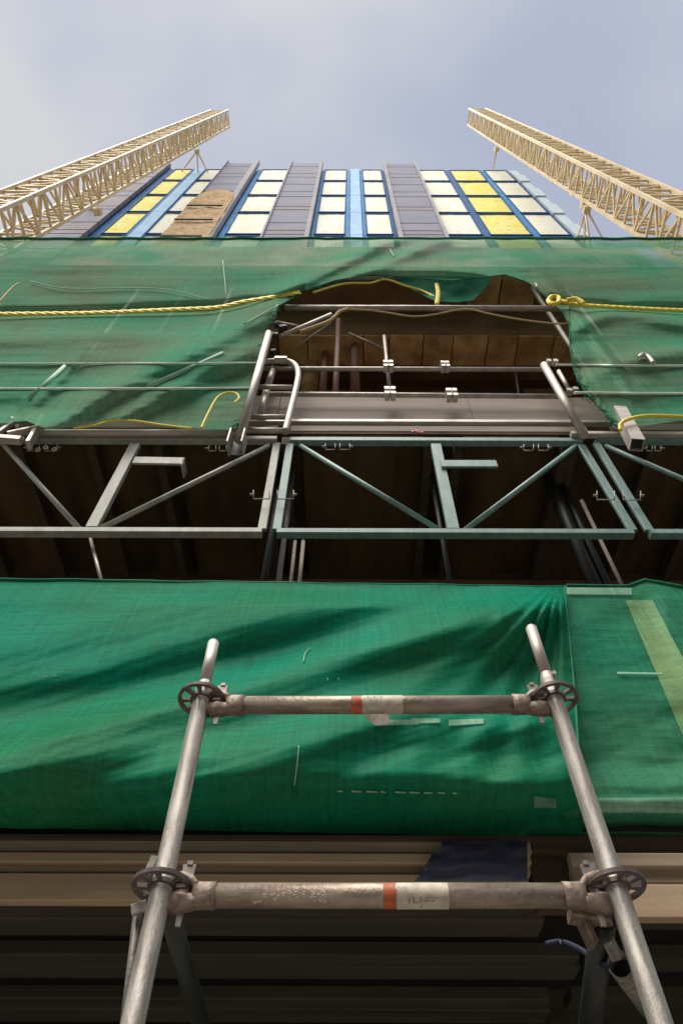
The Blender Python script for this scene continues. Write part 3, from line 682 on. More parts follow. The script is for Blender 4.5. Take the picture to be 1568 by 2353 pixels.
# right leaning pole
bb = MB(); bb.tube(at(1341, 1000, 2.72), at(1248, 838, 2.72), 0.036, n=20)
single(bb, 'scaffold_pole', 'galv_far', 'leaning scaffold pole at the right end of the guard rails', 'pole')
bb = MB(); bb.tube(at(1310, 903, 2.84), at(1282, 853, 2.84), 0.022, n=12); single(bb, 'tube_piece', 'galv_far', 'short pale tube behind the right leaning pole', 'tube')
o = thing('coupler', at(1265, 835, 2.7), 'small white coupler on top of the right leaning pole', 'coupler')
for d_ in (-0.03, 0.035): bb = MB(); bb.box(at(1266, 833, 2.7) + Vector((d_, 0, 0)), (0.045, 0.06, 0.05), bev=0.006); bb.build('jaw', 'aluminium', o)
o = thing('coupler', at(1310, 902, 2.7), 'small pale coupler on the short tube right of the leaning pole', 'coupler')
for d_ in (-0.03, 0.035): bb = MB(); bb.box(at(1312, 899, 2.76) + Vector((d_, 0, d_ * 0.4)), (0.05, 0.06, 0.05), bev=0.006); bb.build('jaw', 'galv_far', o)
# square hollow tube poking down at the right
o = thing('square_tube', at(1460, 1010, 2.62), 'cut square hollow tube poking out below the right net', 'tube')
pa, pb = at(1462, 1022, 2.62), at(1420, 945, 2.72); d = (pb - pa).normalized(); Xs = Vector((1, 0, 0)); Xs = (Xs - d * d.x).normalized(); Ys = d.cross(Xs)
for sx, ax in ((1, Xs), (-1, Xs), (1, Ys), (-1, Ys)):
    bb = MB(); bb.bar(pa + ax * (0.048 * sx), pb + ax * (0.048 * sx), 0.006 if ax is Ys else 0.10, 0.10 if ax is Ys else 0.006, Xs); bb.build('tube_side', 'aluminium', o)
bb = MB(); bb.bar(pa + d * 0.05, pb, 0.085, 0.085, Xs); bb.build('hollow_shade_core', 'black', o)  # black filling painted in for the shade inside the hollow tube
# coupler bracket at far left
o = thing('coupler_bracket', at(70, 990, 2.62), 'pale bolted coupler bracket on the long tube at the far left', 'coupler')
bb = MB(); bb.bar(at(66, 1022, 2.62), at(100, 962, 2.68), 0.075, 0.035, Vector((1, 0, 0)), bev=0.005); bb.build('jaw', 'aluminium', o)
bb = MB(); bb.bar(at(20, 1000, 2.64), at(92, 985, 2.64), 0.07, 0.03, bev=0.004); bb.build('jaw', 'galv_far', o)
bb = MB(); bb.bar(at(28, 966, 2.68), at(102, 968, 2.68), 0.06, 0.035, bev=0.004); bb.build('jaw', 'aluminium', o)
bb = MB(); bb.bar(at(0, 1008, 2.62), at(50, 1012, 2.62), 0.06, 0.05, bev=0.004); bb.build('jaw', 'aluminium', o)
bb = MB(); bb.bar(at(-10, 1000, 2.66), at(34, 970, 2.66), 0.04, 0.035, bev=0.004); bb.build('jaw', 'aluminium', o)
bb = MB(); bb.box(at(48, 992, 2.70), (0.30, 0.03, 0.16)); bb.build('back_plate', 'black', o)
for (u, v) in ((40, 978), (70, 966), (52, 1006)):
    bb = MB(); bb.tube(at(u, v, 2.60), at(u, v, 2.68), 0.018, n=8); bb.build('bolt', 'galv_far', o)
for (u, v) in ((70, 1030), (88, 1033), (106, 1029), (126, 1033)):
    bb = MB(); bb.ring(at(u, v, 2.7), (0, 1, 0.2), 0.012, 0.020, 0.02, 12); bb.build('nut', 'galv_far', o)
# small red rag on the rail
bb = MB(); bb.path(curve([(945, 994, 2.82), (955, 990, 2.8), (964, 995, 2.8), (970, 993, 2.82)], 5), 0.018, n=8, flat=0.6)
single(bb, 'rag', mat('faded_red_cloth', (0.45, 0.07, 0.09), (0.3, 0.05, 0.06)), 'small faded red rag on the rail over the centre girder', 'rag')

# ------------------------------------------------------------------ nets
def ridge(u, v, pts, wa, wb, A, ufade=None):
    c = smooth_interp(pts, u); d = v - c
    w = wa if d < 0 else wb
    g = A * math.exp(-(d / w) ** 2)
    if ufade:
        a0, a1, b0, b1 = ufade
        g *= min(1, max(0, (u - a0) / (a1 - a0))) * min(1, max(0, (b1 - u) / (b1 - b0)))
    return g
def sst(x): x = max(0, min(1, x)); return x * x * (3 - 2 * x)
def grid_net(us, top, bot, nv, depth, Y0):
    """sheet between two outlines; depth = how far it bellies towards the street"""
    bb = MB(); vsx = []; fsx = []; nu = len(us)
    for j in range(nv + 1):
        for u in us:
            t = j / nv; v0, v1 = top(u), bot(u); v = v0 + (v1 - v0) * t
            vsx.append(at(u, v, Y0 - depth(u, v, t)))
    for j in range(nv):
        for i in range(nu - 1):
            q = j * nu + i; fsx.append((q, q + 1, q + nu + 1, q + nu))
    bb.add(vsx, fsx, True); return bb
nn = lambda x, y, z=0.0: noise.noise(Vector((x, y, z)))

R1 = [(-600, 1640), (0, 1560), (440, 1487), (560, 1450), (800, 1400), (1000, 1362), (1200, 1340)]
R2 = [(-600, 1960), (-200, 1800), (0, 1738), (250, 1668), (480, 1604), (620, 1565), (860, 1490), (1050, 1430), (1285, 1352)]
R2b = [(-600, 1560), (0, 1500), (300, 1440), (600, 1400), (900, 1370)]
R3 = [(-600, 1900), (0, 1868), (250, 1830), (470, 1770), (700, 1700), (900, 1665), (1100, 1655), (1300, 1660)]
R4 = [(560, 1680), (700, 1650), (900, 1590), (1100, 1505), (1200, 1450), (1300, 1370)]
R5 = [(300, 1860), (600, 1800), (900, 1780), (1200, 1810), (1350, 1830)]
R6 = [(-600, 1830), (0, 1785), (250, 1745), (450, 1720), (700, 1665)]
def dlow(u, v, t):
    h = 0.05
    h += ridge(u, v, R1, 120, 64, 0.115, (-700, -600, 700, 1150))
    h += ridge(u, v, R2b, 60, 34, 0.016, (-700, -600, 700, 900))
    h += ridge(u, v, R2, 50, 70, 0.155, (-700, -600, 1150, 1330))
    h += ridge(u, v, R6, 44, 46, 0.055, (-700, -600, 480, 720))
    h += ridge(u, v, R3, 64, 66, 0.085, (-700, -600, 1250, 1400))
    h += ridge(u, v, R4, 62, 76, 0.105, (560, 760, 1180, 1300))
    h += ridge(u, v, R5, 50, 60, 0.06, (300, 520, 1200, 1330))
    # belly then tuck under at the bottom hem
    h += 0.18 * sst((v - 1500) / 280) - 0.30 * sst((v - 1770) / 160) ** 1.3
    q_ = v - smooth_interp(R2, u)
    h += (0.010 * nn(q_ / 42.0, u / 520.0, 12) + 0.003 * nn(q_ / 16.0, u / 300.0, 31)) * sst(1.4 - abs(q_) / 330)
    # pleats gathered at the top right knot
    du, dv = u - 1288, v - 1325
    if dv > 0:
        ang = math.atan2(du, dv); rr = math.hypot(du, dv)
        if rr < 700: h += 0.030 * math.sin(ang * 26 + 1.0) * math.exp(-rr / 330.0) * sst(rr / 60) * math.exp(-((ang + 0.35) / 0.55) ** 2)
    w = sst(t / 0.06) * (1 if t < 0.97 else 0.6)
    h += w * (0.022 * nn(u / 380 + 3 + v / 420, (v + 0.28 * u) / 85.0) + 0.0045 * nn(u / 150, (v + 0.3 * u) / 30.0, 5) + 0.0012 * nn(u / 60.0, (v + .3 * u) / 12.0, 9))
    return h * (0.3 + 0.7 * sst(t / 0.10))
top_l = lambda u: interp([(-600, 1326), (0, 1330), (780, 1341), (1310, 1348)], u) + 1.2 * math.sin(u / 37.0) * math.sin(u / 91.0)
bot_l = lambda u: interp([(-600, 1880), (0, 1902), (500, 1908), (900, 1916), (1340, 1920)], u) + 2.5 * nn(u / 80.0, 3.3)
us = [-560 + i * 5.2 for i in range(int((1296 + 560) / 5.2))]
# right margin of the left sheet widens downwards: shear the last columns
bbN = MB(); vsx = []; fsx = []; nu = len(us) + 1; nv = 190
edge = lambda v: interp([(1345, 1296), (1450, 1306), (1600, 1320), (1750, 1330), (1925, 1338)], v)
for j in range(nv + 1):
    for i in range(nu):
        s_ = i / (nu - 1); t = j / nv
        v = top_l(1000) + (1916 - 1341) * t
        u = -560 + (edge(v) + 560) * s_
        v = top_l(u) + (bot_l(u) - top_l(u)) * t
        vsx.append(at(u, v, 2.62 - dlow(u, v, t)))
for j in range(nv):
    for i in range(nu - 1):
        q = j * nu + i; fsx.append((q, q + 1, q + nu + 1, q + nu))
bbN.add(vsx, fsx, True)
def hem(parent, pts, r, m='net_hem', flat=1.0):
    bb = MB(); bb.path(pts, r, n=6, flat=flat); bb.build('hem', m, parent)
netL = single(bbN, 'debris_net', 'net_low', 'vivid green debris net sagging in deep folds behind the front scaffold', 'net', 'green debris nets on the scaffold')
hem(netL, [at(u, top_l(u), 2.60) for u in range(-540, 1297, 12)], 0.008)
hem(netL, [at(edge(v), v, 2.585 - dlow(edge(v), v, (v - 1345) / 575)) for v in range(1348, 1900, 8)], 0.006)

topr = lambda u: interp([(1240, 1345), (1300, 1344), (1440, 1346), (1478, 1331), (1568, 1347), (1700, 1366), (2100, 1380)], u)
botr = lambda u: interp([(1240, 1925), (1568, 1918), (2100, 1912)], u)
def drt(u, v, t):
    h = 0.02 + 0.055 * sst((v - 1360) / 250) + 0.06 * sst((v - 1750) / 60) - 0.22 * sst((v - 1850) / 66) ** 1.3
    h += ridge(u, v, [(1200, 1836), (1400, 1838), (2100, 1832)], 8, 10, 0.012)
    h += ridge(u, v, [(1480, 1340), (1600, 1560), (1750, 1800), (2100, 2300)], 90, 60, 0.03, (1480, 1530, 1700, 1900))
    h += 0.006 * nn(u / 90 + 11, v / 34.0) + 0.0022 * nn(u / 40, v / 14.0, 4) + 0.014 * nn((u + v) / 150, v / 110, 7)
    return h * sst(0.2 + t / 0.08)
bb = grid_net([1230 + i * 6 for i in range(200)], topr, botr, 150, drt, 2.66)
netR = single(bb, 'debris_net', 'net_right', 'flatter paler green debris net with light bands at the lower right', 'net', 'green debris nets on the scaffold')
hem(netR, [at(u, topr(u), 2.65) for u in range(1300, 2000, 12)], 0.008)
def band_on(parent, nm, m, c0, c1, w0, w1, dep, Y0, n=40, off=0.012, lab=None, across='h', k=6):
    bb = MB(); vsx = []; fsx = []
    for i in range(n + 1):
        s = i / n
        for j in range(k + 1):
            a = -0.5 + j / k; u = c0[0] + (c1[0] - c0[0]) * s; v = c0[1] + (c1[1] - c0[1]) * s
            w = w0 + (w1 - w0) * s
            if across == 'h': u += w * a
            else: v += w * a
            vsx.append(at(u, v, Y0 - dep(u, v, max(0.0, (v - 1340) / 575)) - off))
    for i in range(n):
        for j in range(k):
            q = i * (k + 1) + j; fsx.append((q, q + 1, q + k + 2, q + k + 1))
    bb.add(vsx, fsx, True); bb.build(nm, m, parent, lab)
band_on(netR, 'band', 'pale_band', (1466, 1378), (1640, 1745), 62, 100, drt, 2.66, 50, lab='slanting pale green band')
band_on(netR, 'band', 'white_band', (1372, 1850), (1900, 1850), 34, 40, drt, 2.66, 60, lab='pale band along the foot', across='v')
band_on(netR, 'band', 'white_band', (1300, 1357), (1450, 1358), 16, 16, drt, 2.66, 20, lab='thin pale band under the top edge', across='v')
band_on(netR, 'stitch_line', 'thread', (1416, 1545), (1520, 1547), 4, 4, drt, 2.66, 14, 0.014, across='v', k=2)
# faded prints and stitching on the vivid net
for (a, c_, w) in (((858, 1660), (960, 1658), 14), ((945, 1655), (1010, 1655), 12), ((1030, 1660), (1110, 1656), 14), ((1226, 1842), (1276, 1846), 26)):
    band_on(netL, 'faded_patch', 'white_band', a, c_, w, w * 0.8, dlow, 2.62, 16, 0.010, across='v', k=3)
for k in range(9):
    u = 775 + k * 33; w = random.uniform(8, 26)
    band_on(netL, 'stitch', 'thread', (u, 1817 + k * .6), (u + w, 1818 + k * .6), 4, 3, dlow, 2.62, 4, 0.012, across='v', k=1)
def thread(parent, pts, dep, Y0, r=0.004, m='thread', off=0.015):
    P = curve([(u, v, Y0 - dep(u, v, (v - 1340) / 575) - off) for u, v in pts], 5)
    bb = MB(); bb.path(P, r, n=5); bb.build('loose_thread', m, parent)
for pts in ([(686, 1713), (683, 1750), (676, 1803)], [(697, 1520), (701, 1500), (712, 1488)],
            [(96, 1556), (110, 1553)], [(125, 1551), (131, 1553)], [(752, 1558), (753, 1564)], [(776, 1557), (777, 1563)]):
    thread(netL, pts, dlow, 2.62, 0.0025)

# --- upper net, torn open over the guard rails
HOLE_L = [(540, 986), (562, 960), (590, 850), (602, 800), (618, 742), (640, 703), (700, 668), (770, 644), (850, 632), (900, 634)]
HOLE_R = [(900, 634), (960, 640), (1040, 645), (1110, 637), (1160, 631), (1215, 650), (1262, 690), (1300, 712), (1320, 748)]
def bot_u(u):
    if u < 540: return interp([(-600, 960), (0, 972), (60, 966), (110, 986), (150, 983), (260, 962), (330, 968), (440, 984), (480, 986), (540, 986)], u) + 1.5 * nn(u / 20, 1)
    if u < 900: return interp(HOLE_L, u)
    if u < 1262: return interp(HOLE_R, u)
    return interp([(1262, 690), (1290, 715), (1306, 745), (1308, 800), (1318, 855), (1345, 905), (1385, 945), (1410, 975), (1440, 982), (1568, 966), (2200, 960)], u)
top_u = lambda u: 548 + 1.2 * nn(u / 60.0, 8.8) + 0.6 * math.sin(u / 13.0)
def dup_(u, v, t):
    y = v
    h = 0.04
    # broad diagonal pleats left of the tear
    h += ridge(u, y, [(-300, 1040), (100, 985), (250, 900), (420, 822), (600, 730), (700, 660)], 40, 34, 0.15, (-100, 60, 600, 720))
    h += ridge(u, y, [(0, 1100), (200, 1000), (330, 930), (480, 850), (600, 795)], 30, 28, 0.10, (150, 280, 560, 640))
    h += ridge(u, y, [(60, 945), (150, 860), (200, 800)], 25, 20, 0.05, (40, 80, 160, 220))
    h += ridge(u, y, [(560, 705), (700, 650), (850, 575), (980, 520)], 20, 18, 0.10, (560, 640, 860, 960))
    h += ridge(u, y, [(700, 670), (850, 620), (1000, 560), (1100, 530)], 14, 16, 0.08, (680, 760, 960, 1060))
    h += ridge(u, y, [(820, 628), (900, 622), (1100, 628), (1300, 690), (1568, 730), (2200, 800)], 14, 10, 0.07, (800, 880, 1180, 1300))
    h += ridge(u, y, [(1050, 620), (1150, 600), (1250, 640), (1350, 760), (1450, 900)], 22, 22, 0.05, (1100, 1200, 1420, 1500))
    h += ridge(u, y, [(1300, 760), (1420, 720), (1568, 745), (2200, 800)], 20, 18, 0.07, (1300, 1360, 2000, 2200))
    h += ridge(u, y, [(1300, 870), (1450, 830), (1600, 800)], 20, 22, 0.06, (1330, 1400, 1900, 2200))
    # pinched where the yellow line presses it in
    line = interp([(-600, 724), (0, 721), (490, 708), (640, 682), (700, 668), (1270, 690), (1320, 702), (1568, 712), (2200, 735)], u)
    if u < 700 or u > 1262: h -= 0.10 * math.exp(-((y - line) / 11.0) ** 2)
    h += 0.10 * sst((y - 720) / 90) * (0.5 + 0.5 * nn(u / 200, 3.0))
    h += 0.035 * nn(u / 300, y / 40.0, 2) + 0.007 * nn(u / 120 + y / 60, y / 12.0, 6) + 0.0025 * nn(u / 50, y / 5.0, 3)
    if 540 < u < 900 or 1240 < u < 1420: h += 0.02 * sst((t - 0.9) / 0.1) * nn(u / 12.0, 5)
    return h * (0.15 + 0.85 * sst(t / 0.08))
us = []; u = -560.0
while u < 2150:
    us.append(u); u += 1.6 if (535 < u < 660 or 1255 < u < 1425) else (4.5 if -20 < u < 1590 else 14)
bb = grid_net(us, top_u, bot_u, 150, dup_, 2.78)
netU = single(bb, 'debris_net', 'net_up', 'weathered upper green debris net torn open in the middle below the tower', 'net', 'green debris nets on the scaffold')
hem(netU, [at(u, top_u(u), 2.76) for u in range(-540, 2130, 14)], 0.022)
hem(netU, [at(u, bot_u(u), 2.77 - dup_(u, bot_u(u), 1.0)) for u in [640 + i * 4 for i in range(156)]], 0.007)
hem(netU, [at(u, bot_u(u), 2.77 - dup_(u, bot_u(u), 1.0)) for u in [545 + i * 2 for i in range(48)]], 0.006)
hem(netU, [at(u, bot_u(u), 2.77 - dup_(u, bot_u(u), 1.0)) for u in [1264 + i * 2 for i in range(80)]], 0.006)
fb = MB()
for k in range(150):
    u = random.choice((random.uniform(640, 1310), random.uniform(545, 640), random.uniform(1300, 1400)))
    v = bot_u(u); Yp = 2.77 - dup_(u, v, 1.0); p = at(u, v, Yp)
    L_ = random.uniform(0.03, 0.14); q1 = p + Vector((random.uniform(-.04, .04), random.uniform(-.02, .02), -L_ * 0.5)); q2 = q1 + Vector((random.uniform(-.06, .06), random.uniform(-.02, .02), -L_ * 0.5))
    fb.path([p + Vector((0, 0, 0.01)), q1, q2], 0.0035, n=4)
o_ = fb.build('frayed_fringe', 'net_hem', netU); o_['kind'] = 'stuff'
# second layer flap hanging inside the tear
def flap_d(u, v, t): return 0.03 * nn(u / 40, v / 15.0, 4) + 0.03 * math.sin(u / 22.0) * t
bb = grid_net([900 + i * 5 for i in range(46)], lambda u: 625, lambda u: interp([(900, 634), (950, 668), (1000, 692), (1050, 694), (1085, 690), (1110, 665), (1130, 640)], u), 16, flap_d, 2.86)
single(bb, 'net_flap', 'net_hem', 'green net flap drooping inside the torn opening above the thick tube', 'net')
def dup_t(u, v, t): return dup_(u, v, 0.5)
for pts in ([(72, 646), (158, 663), (363, 663), (482, 689)], [(512, 599), (517, 650), (520, 695)], [(895, 572), (905, 590)], [(560, 745), (640, 700)]):
    P = curve([(u, v, 2.78 - dup_(u, v, 0.5) - 0.03) for u, v in pts], 6); bb = MB(); bb.path(P, 0.007, n=5); bb.build('loose_thread', 'thread', netU)
for (a, c_, lab) in (((341, 889), (512, 812), 'pale tube lying in the net fold left of the leaning pole'), ((70, 915), (150, 842), 'pale tube at the far left lying against the net')):
    bb = MB(); ya = 2.78 - dup_(*a, .5) - .01; yb = 2.78 - dup_(*c_, .5) - .005
    bb.tube(at(*a, ya), at(*c_, yb), 0.022, n=10); single(bb, 'tube_piece', 'thread', lab, 'tube')

for (u0, u1, v, r, lab) in ((-300, 612, 833, 0.009, 'upper pale wire across the left net'), (-300, 598, 891, 0.011, 'lower pale wire across the left net'),
                            (1276, 1900, 838, 0.011, 'upper pale wire across the right net'), (1318, 1900, 902, 0.012, 'lower pale wire across the right net')):
    vv = lambda u: v + 2.0 * math.sin((u - u0) / (u1 - u0) * math.pi)
    P = [at(u, vv(u), 2.78 - dup_(u, vv(u), 0.5) - 0.012) for u in range(u0, u1, 9)]
    bb = MB(); bb.path(P, r, n=8); single(bb, 'wire', 'wire_pale', lab, 'wire')

for k, u in enumerate((95, 250, 405, 1420, 1530)):
    p = at(u, 960, 3.05); q_ = at(u, 560, 3.05); bb = MB(); bb.tube(p, (p.x, p.y, at(802, 660, 3.05).z), 0.03, n=10)
    single(bb, 'scaffold_standard', 'redpost' if k in (1,) else 'galv_far', 'scaffold standard faintly seen through the %s' % ('far left of the upper net', 'upper net, rusty, second from the left', 'upper net left of the ladder frame', 'upper net right of the leaning right pole', 'upper net at the far right')[k], 'standard')
for k, (u0, u1, v) in enumerate(((-300, 640, 770), (1330, 1900, 775), (-300, 1900, 640))):
    htube(u0, u1, v, 3.0, 0.03, 'galv_far', 'scaffold_ledger', ('ledger tube behind the left of the upper net below the strap', 'ledger tube behind the right of the upper net below the rope', 'long ledger tube behind the upper net above the torn opening')[k], 'ledger')

# ------------------------------------------------------------------ yellow ropes
def ropemesh(pts, r, n=10, flat=0.6, seg=14, bead=0.0):
    P = curve(pts, seg); bb = MB()
    if r >= 0.0195:
        dist = 0.0; acc = [0.0]
        Q = []
        for p, q in zip(P, P[1:]):
            m_ = max(1, int((q - p).length / (r * 0.7)))
            Q += [p + (q - p) * (i / m_) for i in range(m_)]
        Q.append(P[-1])
        for k in range(3):
            S = []; dist = 0.0
            for i, p in enumerate(Q):
                if i: dist += (p - Q[i - 1]).length
                d = (Q[min(i + 1, len(Q) - 1)] - Q[max(i - 1, 0)]).normalized()
                X = d.cross(Vector((0, 1, 0))); X = X.normalized() if X.length > 1e-3 else Vector((1, 0, 0)); Y_ = d.cross(X).normalized()
                a = dist / (r * 6.5) * 2 * math.pi + k * 2.0944
                S.append(p + X * (0.5 * r * math.cos(a)) + Y_ * (0.5 * r * flat * math.sin(a)))
            bb.path(S, r * 0.58, n=6, flat=flat)
        return bb
    bb.path(P, r, n=n, flat=flat, rf=(lambda s: 1 + bead * math.sin(s * len(P) * 1.9)) if bead else None); return bb
ny = lambda u, v: 2.78 - dup_(u, v, 0.5)
def rp_(pts, dy=-0.03): return [(u, v, ny(u, v) + dy) for u, v in pts]
b = ropemesh([(-500, 724, 2.72)] + [(u, v, 2.72) for u, v in ((0, 721), (200, 719), (400, 711), (500, 706))] + [(560, 693, 2.70), (640, 680, 2.68), (688, 671, 2.68)], 0.050, 10, 0.35, 30, 0.10)
single(b, 'strap', 'rope', 'thick yellow lashing strap across the left of the upper net', 'strap')
b = ropemesh([(1268, 688, 2.68), (1300, 694, 2.68), (1330, 700, 2.68), (1400, 705, 2.70), (1568, 713, 2.72), (1900, 722, 2.72)], 0.040, 10, 0.5, 24, 0.12)
single(b, 'strap', 'rope', 'thinner yellow lashing rope across the right of the upper net', 'strap')
b = MB(); b.path(curve([(1258, 690, 2.66), (1268, 681, 2.64), (1282, 684, 2.64), (1280, 696, 2.64), (1264, 698, 2.66), (1258, 690, 2.66)], 6), 0.028, n=8)
b.path(curve([(1300, 690, 2.64), (1322, 687, 2.62), (1340, 698, 2.63)], 6), 0.03, n=8)
single(b, 'rope_knot', 'rope', 'knotted yellow rope at the right end of the thick tube', 'rope')
b = ropemesh([(720, 672, 2.80), (790, 652, 2.82), (850, 650, 2.82), (885, 642, 2.80), (930, 656, 2.82), (970, 668, 2.84), (1008, 688, 2.84)], 0.024, 8, 0.5, 10, 0.25)
single(b, 'webbing', 'rope', 'tangled yellow webbing inside the torn opening', 'strap')
b = ropemesh([(1002, 652, 2.78), (1006, 672, 2.77), (1003, 698, 2.77)], 0.03, 8, 0.5, 10, 0.2)
single(b, 'webbing', 'rope', 'short hanging yellow webbing looped over the thick tube', 'strap')
b = ropemesh([(690, 762, 2.70), (730, 748, 2.69), (760, 735, 2.69), (780, 716, 2.70), (800, 710, 2.72)], 0.020, 8, 1, 8, 0.1)
single(b, 'rope', 'rope_pale', 'faded rope bound round the sloping tube', 'rope')
b = ropemesh([(800, 710, 2.74), (850, 713, 2.74), (900, 720, 2.74), (950, 727, 2.74), (1000, 722, 2.74), (1050, 712, 2.74), (1080, 711, 2.74), (1120, 720, 2.74), (1170, 730, 2.74), (1230, 739, 2.74), (1290, 744, 2.74), (1322, 739, 2.72)], 0.011, 8, 1, 8)
single(b, 'rope', 'rope_pale', 'thin rope drooping in two waves under the thick tube', 'rope')
b = ropemesh([(462, 984, 2.60), (478, 950, 2.60), (498, 915, 2.60), (518, 903, 2.60), (540, 903, 2.60), (549, 914, 2.60), (538, 926, 2.60)], 0.010, 8, 1, 8)
single(b, 'rope', 'rope', 'yellow rope loop left of the leaning pole', 'rope')
b = ropemesh([(170, 984, 2.66), (215, 978, 2.64), (255, 967, 2.64), (310, 967, 2.64), (370, 976, 2.66), (440, 984, 2.66)], 0.010, 8, 1, 8)
single(b, 'rope', 'rope', 'yellow rope along the bottom hem of the left net', 'rope')
b = ropemesh([(1424, 988, 2.58), (1424, 974, 2.57), (1445, 962, 2.57), (1490, 955, 2.58), (1568, 957, 2.60), (1700, 962, 2.6)], 0.015, 8, 1, 8)
single(b, 'rope', 'rope', 'yellow rope wrapped round the cut square tube at the right', 'rope')
b = ropemesh([(0, 692, 2.62), (14, 676, 2.62), (30, 660, 2.62), (44, 650, 2.62)], 0.010, 6, 1, 8)
single(b, 'rope', 'rope_pale', 'short pale yellow cord at the far left of the upper net', 'rope')
b = MB(); b.path(curve([(1466, 822, 2.58), (1474, 815, 2.58), (1486, 818, 2.58), (1500, 834, 2.58)], 6), 0.022, n=8)
single(b, 'net_tie', 'aluminium', 'small cream knotted tie on the right part of the upper net', 'tie')
b = MB(); b.path(curve([(1228, 652, 2.66), (1232, 655, 2.66), (1230, 660, 2.66)], 4), 0.014, n=6)
single(b, 'net_tie', 'label', 'tiny white tie above the knotted yellow rope', 'tie')

# ------------------------------------------------------------------ front ring scaffold
SY = 1.45
sf = thing('ring_scaffold', (0.1, SY, 0.12), 'front galvanised ring-lock scaffold frame with two rungs and rosettes', 'scaffold')
def up_on(u0, v0, u1, v1, y0=SY, y1=SY):
    return at(u0, v0, y0), at(u1, v1, y1)
RT = 0.0222
def rosette(c, parent):
    N_ = 96; rr = [0.0215, 0.030, 0.0525, 0.0620]; bb = MB(); h = 0.0042
    def solid(i, k):
        if k != 1: return True
        a = (i / N_ * 8) % 1.0; big = (int(i / N_ * 8) % 2) == 0
        return a < (0.11 if big else 0.24) or a > (0.89 if big else 0.76)
    idx = {}
    def vtx(i, k, s):
        key = (i % N_, k, s)
        if key not in idx:
            t = 2 * math.pi * (i % N_) / N_; idx[key] = len(bb.v)
            bb.v.append(Vector(c) + Vector((rr[k] * math.cos(t), rr[k] * math.sin(t), h * s - rr[k] * math.sin(t) * 0.13)))
        return idx[key]
    for i in range(N_):
        for k in range(3):
            if not solid(i, k): continue
            bb.f.append((vtx(i, k, 1), vtx(i, k + 1, 1), vtx(i + 1, k + 1, 1), vtx(i + 1, k, 1))); bb.sm.append(False)
            bb.f.append((vtx(i, k, -1), vtx(i + 1, k, -1), vtx(i + 1, k + 1, -1), vtx(i, k + 1, -1))); bb.sm.append(False)
            if k == 2 or not solid(i, k + 1): bb.f.append((vtx(i, k + 1, -1), vtx(i + 1, k + 1, -1), vtx(i + 1, k + 1, 1), vtx(i, k + 1, 1))); bb.sm.append(False)
            if k > 0 and not solid(i, k - 1): bb.f.append((vtx(i, k, -1), vtx(i, k, 1), vtx(i + 1, k, 1), vtx(i + 1, k, -1))); bb.sm.append(False)
            if k == 1:
                if not solid(i - 1, 1): bb.f.append((vtx(i, 1, -1), vtx(i, 2, -1), vtx(i, 2, 1), vtx(i, 1, 1))); bb.sm.append(False)
                if not solid(i + 1, 1): bb.f.append((vtx(i + 1, 1, -1), vtx(i + 1, 1, 1), vtx(i + 1, 2, 1), vtx(i + 1, 2, -1))); bb.sm.append(False)
    bb.build('rosette', 'disc', parent)
